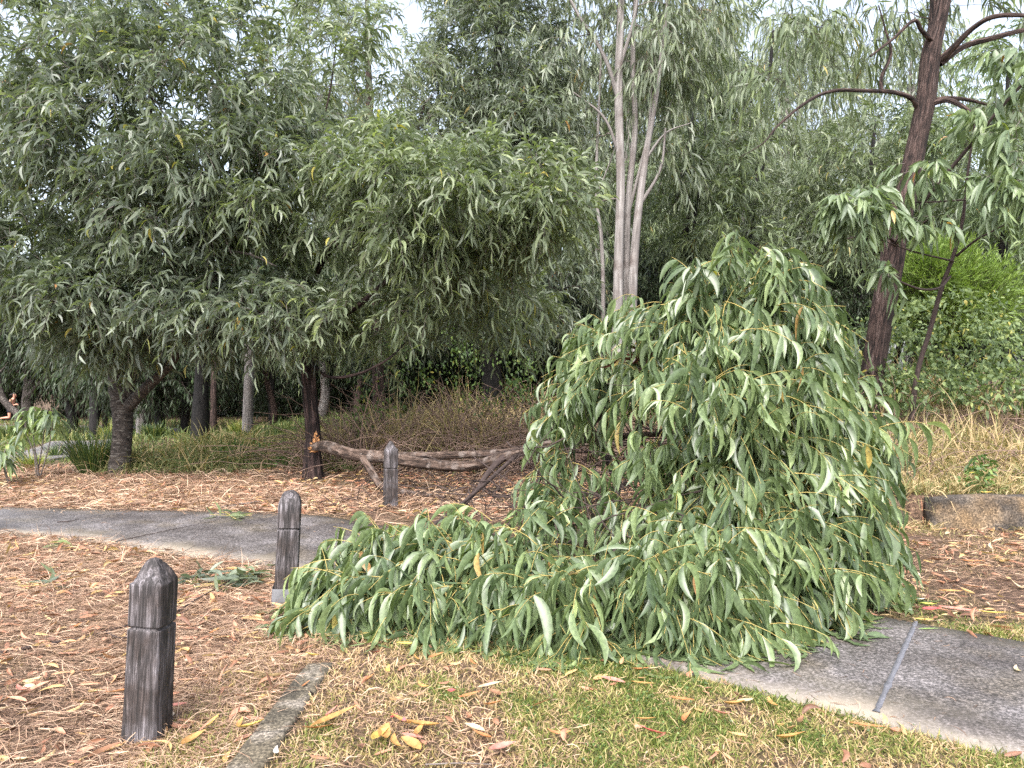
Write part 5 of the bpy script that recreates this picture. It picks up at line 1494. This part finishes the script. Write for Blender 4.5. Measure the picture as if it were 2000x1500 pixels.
q = P(1905, 935, 8.15)
heap(rv, 'wall_weed', 'bright green weed growing on top of the low wall', [(q, (0.16, 0.10, 0.14)), (q + np.array([0.12, 0.1, 0.12]), (0.14, 0.1, 0.14))], 170, (0.05, 0.09), 0.45, 'leaf_vine', cat='weed')


# strappy tussocks
def tussock(at, n, h, w, mat, lab, seed, spread=0.12, lean=0.55, droop=(0.15, 0.55)):
    rr_ = np.random.default_rng(seed)
    x0, y0 = at
    z0 = float(gz(x0, y0))
    an = rr_.uniform(0, 6.28, n)
    rr0 = np.sqrt(rr_.random(n)) * spread
    x, y = x0 + np.cos(an) * rr0, y0 + np.sin(an) * rr0
    t_ = nrm(np.stack([np.cos(an) * lean * rr_.uniform(0.1, 1.2, n), np.sin(an) * lean * rr_.uniform(0.1, 1.2, n), np.ones(n)], -1))
    V, Q_, k = leaves(rr_, np.stack([x, y, np.full(n, z0 - 0.02)], -1), t_, np.stack([-np.sin(an), np.cos(an), 0 * an], -1) + rr_.normal(size=(n, 3)) * 0.4, rr_.uniform(h * 0.55, h, n), np.full(n, w) * rr_.uniform(0.7, 1.3, n), rr_.normal(size=n) * 0.04,
                      rr_.uniform(*droop, n), 6, sharp=0.45)
    root = empty('grass_tussock', (x0, y0, z0), lab, 'tussock', 'strappy tussocks on the left')
    b = Bag(); b.add(V, Q_, np.repeat(rr_.random(n) ** 1.3, k))
    b.build('leaf_blades', M[mat], root, (x0, y0, z0), True)
    # dry thatch at the heart of the tussock
    n2 = n // 4
    an = rr_.uniform(0, 6.28, n2)
    V, Q_, k = leaves(rr_, np.stack([x0 + np.cos(an) * spread * 0.8, y0 + np.sin(an) * spread * 0.8, np.full(n2, z0)], -1), nrm(np.stack([np.cos(an), np.sin(an), np.full(n2, 0.4)], -1)), runit(rr_, n2), rr_.uniform(0.15, 0.4, n2) * h, np.full(n2, w), np.zeros(n2), rr_.uniform(0.2, 0.5, n2), 4)
    b = Bag(); b.add(V, Q_, np.repeat(rr_.random(n2), k))
    b.build('dry_thatch', M['straw'], root, (x0, y0, z0))
    return root


tussock(gp(180, 12.3)[:2], 460, 1.35, 0.013, 'tussock', 'large dark green strappy tussock left of the forked acacia trunk', 1, 0.16)
tussock(gp(62, 13.1)[:2], 240, 0.52, 0.012, 'tussock_lime', 'yellow green tussock beside the path under the drooping sapling', 2, 0.12, 0.8)
tussock(gp(108, 15.2)[:2], 130, 0.5, 0.012, 'tussock', 'small upright tussock on the far edge of the branch path', 3)
tussock(gp(300, 20)[:2], 260, 0.8, 0.02, 'tussock', 'shaded tussock seen right of the forked trunk', 4, 0.2)
tussock(gp(215, 26)[:2], 220, 1.0, 0.03, 'tussock_lime', 'yellowish tussock behind the forked trunk', 5, 0.25)
tussock(gp(15, 24)[:2], 260, 0.9, 0.03, 'tussock', 'broad tussock at the left edge below the runner', 6, 0.4)
tussock(gp(470, 22)[:2], 220, 0.8, 0.022, 'tussock_lime', 'pale tussock by the pale grey trunk', 7, 0.2)


# saplings with limp drooping leaves at the left edge
def sapling(base, tops, lab, seed, lsize=(0.13, 0.2)):
    rr_ = np.random.default_rng(seed)
    b = np.asarray(base, float)
    root = empty('drooping_sapling', b, lab, 'sapling', 'saplings with drooping leaves')
    fb_ = Bag()
    for (px, py, d, n) in tops:
        e = P(px, py, d)
        s = b + np.array([rr_.normal() * 0.06, rr_.normal() * 0.05, -0.03])
        V, Q_, bk = trunk_tube([(*s, 0.012), (*(s * 0.5 + e * 0.5 + rr_.normal(size=3) * 0.03), 0.009), (*e, 0.005)], rr_, 7, 0.06, 0.04)
        t_ = Bag(); t_.add(V, Q_, None, bk)
        t_.build('stem', M['twig_grey'], root, b, True)
        an = rr_.uniform(0, 6.28, n)
        pp = e + np.stack([np.cos(an) * rr_.uniform(0, 0.2, n), np.sin(an) * rr_.uniform(0, 0.16, n), rr_.uniform(-0.28, 0.05, n)], -1)
        tt = nrm(np.stack([np.cos(an) * 0.6, np.sin(an) * 0.6, np.full(n, -0.1)], -1) + rr_.normal(size=(n, 3)) * 0.2)
        V, Q_, k = leaves(rr_, pp, tt, nrm(np.stack([-np.sin(an), np.cos(an), 0 * an], -1)), rr_.uniform(*lsize, n), rr_.uniform(0.045, 0.07, n), rr_.normal(size=n) * 0.03, rr_.uniform(0.7, 1.3, n), 5, True, 0.35, 0.7)
        fb_.add(V, Q_, np.repeat(rr_.random(n) * 0.97, k))
    fb_.build('foliage', M['leaf_gum'], root, b, True)


x = (70 - 1000) / F * 11.8
sapling((x, 11.8, 0), ((60, 800, 11.8, 34), (88, 800, 11.9, 34), (105, 812, 11.6, 24), (40, 825, 11.7, 26)), 'limp leaved sapling with several thin stems by the left path', 1)
x = (15 - 1000) / F * 11.3
sapling((x, 11.3, 0), ((12, 872, 11.3, 26), (2, 880, 11.2, 20)), 'short sapling with a hooked stem at the left edge', 2)


# ------------------------------------------------------------------ sprigs, sticks and single fallen leaves on the ground
def sprig(px, py, lab, seed, n=40, rad_=0.18, mat='leaf_bright', zup=0.03, stretch=(1, 1)):
    rr_ = np.random.default_rng(seed)
    d = CAMZ * F / (py - 735.0)
    x, y = (px - 1000) / F * d, d
    z = float(lowg(np.array(x), np.array(y)))
    root = empty('leaf_sprig', (x, y, z), lab, 'leafy sprig', 'torn off leafy sprigs on the ground')
    p = np.stack([x + rr_.normal(size=n) * rad_ * stretch[0] * 0.5, y + rr_.normal(size=n) * rad_ * stretch[1] * 0.5, z + rr_.uniform(0.01, zup + 0.02, n)], -1)
    t_ = nrm(rr_.normal(size=(n, 3)) * np.array([1, 1, 0.3]) + np.array([0, 0, 0.1]))
    V, Q_, k = leaves(rr_, p, t_, nrm(rr_.normal(size=(n, 3)) * np.array([1, 1, 0.4])), rr_.uniform(0.12, 0.19, n), rr_.uniform(0.022, 0.035, n), rr_.normal(size=n) * 0.12, rr_.uniform(0, 0.25, n), 5, True, 0.3)
    V[:, 2] = np.maximum(V[:, 2], lowg(V[:, 0], V[:, 1]) + 0.004)
    b = Bag(); b.add(V, Q_, np.repeat(rr_.random(n) * 0.9, k))
    b.build('foliage', M[mat], root, (x, y, z), True)
    m = 5
    s = np.stack([x + rr_.normal(size=m) * 0.02, y + rr_.normal(size=m) * 0.02, np.full(m, z + 0.012)], -1)
    e = s + np.stack([rr_.normal(size=m) * rad_ * stretch[0], rr_.normal(size=m) * rad_ * stretch[1], rr_.uniform(0.0, 0.03, m)], -1)
    u = np.linspace(0, 1, 5)[None, :, None]
    V, Q_, bk = tubes(s[:, None] * (1 - u) + e[:, None] * u, np.full((m, 5), 0.003), 4)
    b = Bag(); b.add(V, Q_, None, bk)
    b.build('twig', M['twig_yellow'], root, (x, y, z))


sprig(470, 1140, 'dark leafy sprig lying on the litter left of the sleeved bollard', 1, 75, 0.20, 'leaf_acacia', 0.09, (1, 1.3))
sprig(385, 1140, 'small dark leafy sprig beside the dead stick behind the nearest bollard', 2, 30, 0.12, 'leaf_acacia', 0.06)
sprig(90, 1150, 'single torn green leaf sprig on the straw at the left', 3, 6, 0.10, 'leaf_acacia', 0.03)
sprig(452, 1014, 'bright leafy sprig lying on the concrete path', 4, 16, 0.16, 'leaf_bright', 0.02, (1.3, 1))
sprig(120, 1068, 'yellow green sprig on the litter at the path edge', 5, 7, 0.08, 'leaf_gum', 0.02)


def stick(name, lab, pts, r, seed, forks=(), mat='twig_dark'):
    rr_ = np.random.default_rng(seed)
    W_ = []
    for (px, py, h) in pts:
        d = (CAMZ - h) * F / (py - 735.0)
        W_.append(np.array([(px - 1000) / F * d, d, h]))
    b = W_[0].copy()
    root = empty(name, b, lab, 'stick', 'dead sticks lying on the litter')
    cr = [(*w, r * (1 - 0.6 * i / (len(W_) - 1))) for i, w in enumerate(W_)]
    V, Q_, bk = trunk_tube(cr, rr_, 8, 0.03, 0.10)
    t_ = Bag(); t_.add(V, Q_, None, bk)
    t_.build('stem', M[mat], root, b, True)
    for fk in forks:
        w2 = []
        for (px, py, h) in fk:
            d = (CAMZ - h) * F / (py - 735.0)
            w2.append(np.array([(px - 1000) / F * d, d, h]))
        V, Q_, bk = trunk_tube([(*w, r * 0.55 * (1 - 0.5 * i / (len(w2) - 1))) for i, w in enumerate(w2)], rr_, 6, 0.03, 0.08)
        t_ = Bag(); t_.add(V, Q_, None, bk)
        t_.build('side_twig', M[mat], root, b, True)


stick('dead_stick', 'long dark stick running in from the left edge to the nearest bollard', [(-40, 1285, .02), (60, 1265, .025), (140, 1250, .03), (200, 1236, .03), (255, 1220, .03)], 0.012, 1, [[(205, 1236, .03), (225, 1246, .03), (250, 1246, .035)]])
stick('dead_stick', 'thin stick rising from the nearest bollard towards the dark sprig', [(345, 1195, .03), (385, 1170, .03), (430, 1145, .04), (470, 1120, .05)], 0.007, 2, [[(350, 1200, .03), (400, 1172, .03), (450, 1140, .03)]])
stick('dead_stick', 'thin twig poking across the near edge of the path', [(300, 1110, .03), (335, 1090, .05), (380, 1066, .08)], 0.003, 3)
stick('dead_stick', 'short brown stick lying in the mulch beyond the path', [(430, 992, .03), (470, 985, .03), (505, 980, .03)], 0.016, 4, mat='twig_grey')
stick('dead_stick', 'thin dark twig lying across the middle of the path', [(225, 1058, .028), (300, 1042, .03), (420, 1017, .03)], 0.004, 5)
stick('dead_stick', 'short dark twig lying on the left part of the path', [(110, 1020, .028), (135, 1018, .028), (152, 1014, .028)], 0.005, 6)
stick('dead_stick', 'thin brown twig at the bottom edge of the lawn', [(830, 1497, .01), (900, 1494, .012), (960, 1497, .01)], 0.004, 7, mat='twig_grey')

LEAFCOL = {'orange': (0.42, 0.18, 0.075), 'tan': (0.44, 0.24, 0.085), 'yellow': (0.50, 0.36, 0.10), 'pink': (0.46, 0.19, 0.15), 'red': (0.45, 0.09, 0.09), 'cream': (0.50, 0.40, 0.26), 'white': (0.62, 0.58, 0.53), 'brown': (0.25, 0.13, 0.075), 'purple': (0.38, 0.13, 0.18),
           'lime': (0.50, 0.52, 0.12), 'green': (0.18, 0.27, 0.08)}
LM = {k: leaf_mat('dry_leaf_' + k, [(0, v), (1, v)], 0.18, 0.5, 0.4, 0.3, 38) for k, v in LEAFCOL.items()}
rl_ = np.random.default_rng(600)


def fallen_leaf(px, py, col, L, ang, lab, W=0.2, curl=0.25, sick=0.12, n=1, grp='single dead leaves on the lawn'):
    """one dry leaf resting on the ground; ang = heading in degrees"""
    d = CAMZ * F / (py - 735.0)
    x, y = (px - 1000) / F * d, d
    z = float(np.where(on_path(np.array(x), np.array(y)), 0.023, gz(np.array(x), np.array(y)))) + (0.003 if on_path(np.array(x), np.array(y)) else 0.036)
    a = rad(ang)
    t_ = np.array([[math.cos(a), math.sin(a), 0.06]])
    b_ = np.array([[-math.sin(a), math.cos(a), rl_.uniform(-0.35, 0.35)]])
    V, Q_, k = leaves(rl_, np.array([[-math.cos(a) * L / 2, -math.sin(a) * L / 2, 0.0]]), t_, b_, np.array([L * 0.92]), np.array([L * W * 0.88]), np.array([sick]), np.array([0.05]), 10, True, 0.5, 0.85)
    s = np.repeat(np.linspace(-1, 1, 11), 3)
    V[:, 2] += curl * L * 0.5 * (s ** 2) * 0.6
    V[:, 2] -= V[:, 2].min() - 0.001
    o = mesh_obj('dry_leaf', V, Q_, LM[col], attrs={'rnd': np.full(len(V), 0.5)}, smooth=True)
    o.location = (x, y, z)
    tag(o, lab, 'leaf', grp)
    return o


FLV = [
    (1035, 1300, 'white', .03, 20, 'x', .5), ]
for a in (
    (760, 1325, 'yellow', .10, 100, 'yellow pointed leaf on the lawn below the left end of the fallen foliage', .26),
    (737, 1292, 'red', .07, 30, 'small red leaf on the lawn under the left end of the fallen foliage', .3),
    (795, 1275, 'yellow', .13, -10, 'yellow leaf tucked at the lower edge of the fallen foliage', .2),
    (815, 1300, 'tan', .09, 120, 'tan leaf just below the yellow one at the foliage edge', .22),
    (853, 1297, 'orange', .12, 45, 'orange leaf pointing up at the foliage edge', .2),
    (925, 1310, 'orange', .10, 115, 'orange curled leaf on the lawn right of the first orange one', .22),
    (722, 1342, 'orange', .09, 70, 'small orange sickle leaf left of the yellow pointed leaf', .2),
    (825, 1355, 'tan', .10, 130, 'tan leaf on the open middle of the lawn', .22),
    (880, 1318, 'pink', .05, 40, 'tiny pinkish leaf on the lawn near the foliage', .3),
    (882, 1369, 'red', .045, 10, 'tiny red leaf on the middle of the lawn', .6),
    (920, 1380, 'orange', .14, 35, 'long orange leaf lying left of the cream leaf on the lawn', .2),
    (960, 1362, 'cream', .16, 30, 'long cream coloured leaf curled on the middle of the lawn', .16),
    (968, 1378, 'brown', .10, -50, 'brown leaf curled beneath the cream leaf', .3),
    (965, 1398, 'orange', .11, 25, 'orange forked leaf below the cream leaf', .3),
    (770, 1418, 'red', .05, 60, 'dark red leaf above the tan leaf cluster', .5),
    (790, 1425, 'purple', .045, 110, 'purple leaf right of the tan leaf cluster', .5),
    (783, 1430, 'tan', .16, -45, 'big tan leaf at the top of the tan leaf cluster', .26),
    (757, 1450, 'tan', .15, 95, 'big tan leaf standing in the middle of the tan leaf cluster', .42),
    (744, 1455, 'yellow', .13, 65, 'yellow tan leaf at the left of the tan leaf cluster', .34),
    (775, 1465, 'tan', .13, 110, 'tan leaf at the bottom of the tan leaf cluster', .3),
    (803, 1475, 'tan', .16, -50, 'tan leaf lying lower right of the tan leaf cluster', .3),
    (806, 1458, 'pink', .11, -25, 'pink leaf right of the tan leaf cluster', .26),
    (828, 1437, 'tan', .17, -15, 'starry tan leaf on the lawn right of the leaf cluster', .32),
    (822, 1444, 'tan', .12, 80, 'tan leaf crossing under the starry tan leaf', .3),
    (928, 1443, 'cream', .13, -40, 'cream brown leaf with an orange tip on the near lawn', .24),
    (943, 1458, 'orange', .12, -40, 'orange leaf below the cream brown leaf', .3),
    (985, 1480, 'pink', .14, 30, 'pink leaf at the bottom edge of the lawn', .3),
    (657, 1425, 'tan', .28, 52, 'long tan leaf beside the concrete edging', .15),
    (648, 1412, 'pink', .12, 75, 'pink sickle leaf left of the long tan leaf', .2),
    (622, 1445, 'orange', .15, 10, 'orange leaf at the foot of the long tan leaf', .18),
    (540, 1490, 'white', .07, 110, 'white scrap of leaf by the near end of the edging', .35),
    (415, 1425, 'yellow', .13, 85, 'yellow sickle leaf lying between the nearest bollard and the edging', .2),
    (378, 1460, 'tan', .15, 70, 'large tan leaf curled on the litter right of the nearest bollard', .28),
    (490, 1437, 'yellow', .13, 35, 'yellow tan leaf against the left side of the edging', .28),
    (470, 1430, 'tan', .10, 100, 'tan leaf touching the left side of the edging', .3),
    (432, 1336, 'white', .04, 60, 'white scrap on the litter right of the nearest bollard', .5),
    (232, 1365, 'orange', .14, 30, 'orange leaf left of the foot of the nearest bollard', .2),
    (345, 1390, 'pink', .10, 20, 'pink leaf right of the foot of the nearest bollard', .25),
    (418, 1245, 'orange', .11, 75, 'orange sickle leaf between the two nearer bollards', .2),
    (150, 1240, 'orange', .08, 80, 'orange leaf standing on the straw above the long stick', .25),
    (175, 1325, 'orange', .12, 25, 'orange leaf on the litter left of the nearest bollard', .22),
    (40, 1360, 'pink', .11, 150, 'pink leaf on the litter at the left edge', .3),
    (205, 1480, 'brown', .16, 60, 'brown leaf at the bottom edge left of the nearest bollard', .2),
    (610, 1300, 'yellow', .10, -20, 'yellow leaf at the far end of the edging', .3),
    (597, 1355, 'orange', .08, 75, 'orange sickle leaf lying on the concrete edging', .2),
    (1255, 1327, 'orange', .11, 5, 'orange leaf at the foliage edge over the right lawn', .3),
    (1280, 1325, 'cream', .13, 15, 'cream curled leaf at the foliage edge over the right lawn', .18),
    (1200, 1358, 'pink', .15, -35, 'pink pointed leaf on the right part of the lawn', .2),
    (1260, 1360, 'tan', .13, -15, 'thin tan leaf on the right part of the lawn', .13),
    (1265, 1433, 'tan', .10, 0, 'tan curved leaf on the green turf', .24),
    (1280, 1460, 'red', .14, -35, 'red leaf on the green turf at the bottom', .2),
    (1335, 1390, 'orange', .13, -20, 'orange leaf on the green turf by the path', .22),
    (1345, 1425, 'orange', .12, 60, 'orange curled leaf on the turf nearest the path', .22),
    (1440, 1395, 'tan', .12, 10, 'broad tan leaf on the turf beside the path edge', .4),
    (1410, 1410, 'pink', .09, 150, 'pinkish leaf left of the broad tan leaf on the turf', .3),
    (1512, 1390, 'tan', .11, 95, 'tan leaf standing on the turf beside the path edge', .25),
    (1550, 1465, 'tan', .15, 15, 'tan boat shaped leaf on the turf below the path', .3),
    (1700, 1443, 'orange', .15, -20, 'orange leaf at the near edge of the path', .16),
    (1570, 1428, 'brown', .09, 60, 'brown leaf on the turf below the path', .3),
    (1140, 1450, 'cream', .14, 25, 'thin cream leaf on the lawn at the bottom middle', .12),
    (1090, 1455, 'orange', .11, 170, 'small orange leaf on the lawn at the bottom middle', .2)):
    fallen_leaf(*a)
for a in (
    (1803, 1185, 'white', .07, 10, 'white scrap lying on the turf beyond the path', .5),
    (1825, 1205, 'red', .14, 5, 'dark red leaf on the turf beyond the path', .35),
    (1818, 1195, 'lime', .11, -20, 'lime green leaf beside the dark red leaf', .35),
    (1880, 1205, 'pink', .26, -30, 'long pinkish leaf on the turf beyond the path', .13),
    (1945, 1210, 'yellow', .20, -15, 'yellow sickle leaf on the turf beyond the path', .16),
    (1862, 1166, 'tan', .18, -5, 'tan sickle leaf on the turf beyond the path', .14),
    (1810, 1220, 'yellow', .12, -15, 'yellow leaf lying at the far edge of the path', .2),
    (1935, 1092, 'yellow', .15, 0, 'pale yellow leaf on the litter below the bank', .22),
    (1960, 1220, 'orange', .11, 20, 'orange leaf beyond the path at the right edge', .3),
    (1905, 1110, 'orange', .2, -10, 'orange leaf on the litter below the bank', .18),
    (1930, 1025, 'yellow', .14, -5, 'yellow leaf at the foot of the low wall', .2),
    (1993, 1320, 'cream', .10, 70, 'cream leaf lying on the path at the right edge', .25),
    (1820, 1240, 'green', .15, 3, 'thin green leaf lying on the path by the sealed joint', .08)):
    fallen_leaf(*a, grp='single leaves beyond the path')


# ------------------------------------------------------------------ the runner far off on the left
def runner(loc):
    root = empty('person', loc, 'running person in a dark sleeveless top and shorts with dark tied hair', 'person')
    skin = flat_mat('skin', (0.55, 0.27, 0.19), 0.6, 0.4, 0.05, 20)
    navy = flat_mat('dark_cloth', (0.018, 0.018, 0.028), 0.85, 0.2, 0.2, 30)
    hairm = flat_mat('dark_hair', (0.012, 0.010, 0.009), 0.5, 0.5, 0.2, 60)
    shoe = flat_mat('pale_shoe', (0.45, 0.60, 0.58), 0.6, 0.4, 0.1, 30)

    def skinned(name, pts, edges, rads, mat, sub=2, rootv=0, par=None):
        me = bpy.data.meshes.new(name)
        me.from_pydata([tuple(p) for p in pts], edges, [])
        o = bpy.data.objects.new(name, me)
        COL.objects.link(o)
        o.parent = par or root
        md = o.modifiers.new('skin', 'SKIN')
        md.use_smooth_shade = True
        for i, r in enumerate(rads):
            me.skin_vertices[0].data[i].radius = (r, r) if np.isscalar(r) else r
        me.skin_vertices[0].data[rootv].use_root = True
        s = o.modifiers.new('sub', 'SUBSURF')
        s.levels = sub
        s.render_levels = sub
        me.materials.append(mat)
        return o

    pts, ed, rd = [], [], []

    def chain(start, seq):
        prev = start
        for p, r in seq:
            pts.append(p)
            rd.append(r)
            if prev is not None:
                ed.append((prev, len(pts) - 1))
            prev = len(pts) - 1
        return prev
    chain(None, [((0, 0, .94), (.12, .15))])
    ch = chain(0, [((.05, 0, 1.10), (.10, .13)), ((.11, 0, 1.28), (.11, .155))])
    nk = chain(ch, [((.16, 0, 1.40), (.06, .08)), ((.19, 0, 1.46), .048), ((.215, 0, 1.53), (.085, .07)), ((.225, 0, 1.60), (.09, .075)), ((.215, 0, 1.66), .05)])
    for sy, leg in ((1, [((.10, .10, .84), .085), ((.30, .10, .52), .06), ((.26, .10, .34), .055), ((.22, .10, .09), .036), ((.28, .10, .045), .035), ((.38, .10, .035), .028)]),
                    (-1, [((.0, -.10, .82), .088), ((.02, -.10, .48), .06), ((-.14, -.10, .47), .056), ((-.42, -.10, .44), .036), ((-.47, -.10, .40), .034), ((-.49, -.10, .29), .028)])):
        chain(0, leg)
    hands = []
    for arm in ([((.13, -.17, 1.36), .055), ((.12, -.22, 1.22), .045), ((.10, -.25, 1.08), .038), ((.24, -.23, 1.08), .034), ((.36, -.20, 1.11), .025)],
                [((.10, .17, 1.36), .055), ((-.05, .22, 1.24), .045), ((-.20, .25, 1.12), .038), ((-.10, .24, 1.03), .034), ((-.01, .22, .99), .025)]):
        e = chain(ch, arm)
        hands.append((e, np.array(pts[e]), nrm(np.array(pts[e]) - np.array(pts[e - 1]))))
    for e, hp, hd in hands:
        pm = hp + hd * 0.05
        k = chain(e, [(tuple(pm), (.024, .034))])
        up = np.array([0, 0, 1.0])
        for j, (o_, l_) in enumerate(((-.026, .055), (-.009, .065), (.009, .06), (.026, .045))):
            s = pm + hd * 0.03 + up * o_
            m1 = s + hd * l_ * 0.6
            chain(k, [(tuple(s), .009), (tuple(m1), .008), (tuple(m1 + (hd * 0.3 - np.array([0, math.copysign(1, -hp[1]) * -0.6, 0.3])) * l_ * 0.6), .007)])
        chain(k, [(tuple(pm + up * 0.035), .010), (tuple(pm + up * 0.05 + hd * 0.03), .008)])
    body = skinned('body', pts, ed, rd, skin)
    # face pieces
    for (nm, c_, r_, m_) in (('eye', (.298, -.032, 1.575), .011, hairm), ('eye', (.298, .032, 1.575), .011, hairm)):
        skinned(nm, [c_, (c_[0] + 0.004, c_[1], c_[2])], [(0, 1)], [r_, r_], m_, 1, par=body)
    skinned('nose', [(.30, 0, 1.57), (.322, 0, 1.54)], [(0, 1)], [.012, .016], skin, 1, par=body)
    skinned('mouth', [(.300, -.02, 1.50), (.302, .02, 1.50)], [(0, 1)], [.008, .008], flat_mat('lips', (.35, .10, .09)), 1, par=body)
    for sy in (-1, 1):
        skinned('ear', [(.215, sy * .078, 1.545), (.210, sy * .080, 1.585)], [(0, 1)], [.014, .018], skin, 1, par=body)
    skinned('hair', [(.245, 0, 1.655), (.19, 0, 1.665), (.150, 0, 1.60), (.125, 0, 1.54), (.09, 0, 1.60), (.02, 0, 1.61), (-.06, 0, 1.55)], [(0, 1), (1, 2), (2, 3), (2, 4), (4, 5), (5, 6)],
            [(.05, .06), (.07, .078), (.075, .08), (.05, .05), .035, .045, .015], hairm)
    skinned('tank_top', [(0, 0, .93), (.05, 0, 1.10), (.105, 0, 1.27), (.14, -.085, 1.385), (.14, .085, 1.385)], [(0, 1), (1, 2), (2, 3), (2, 4)], [(.137, .168), (.118, .148), (.124, .165), .034, .034], navy)
    skinned('shorts', [(0, 0, .95), (.06, .10, .82), (.16, .10, .70), (.0, -.10, .81), (.005, -.10, .66)], [(0, 1), (1, 2), (0, 3), (3, 4)], [(.135, .165), .105, .095, .108, .092], navy)
    skinned('shoe', [(.20, .10, .07), (.27, .10, .04), (.40, .10, .035)], [(0, 1), (1, 2)], [.045, .048, .035], shoe)
    skinned('shoe', [(-.43, -.10, .44), (-.485, -.10, .40), (-.505, -.10, .27)], [(0, 1), (1, 2)], [.045, .05, .035], shoe)


gxr, gyr = (20 - 1000) / F * 38, 38.0
runner((gxr, gyr, float(gz(gxr, gyr)) + 0.03))
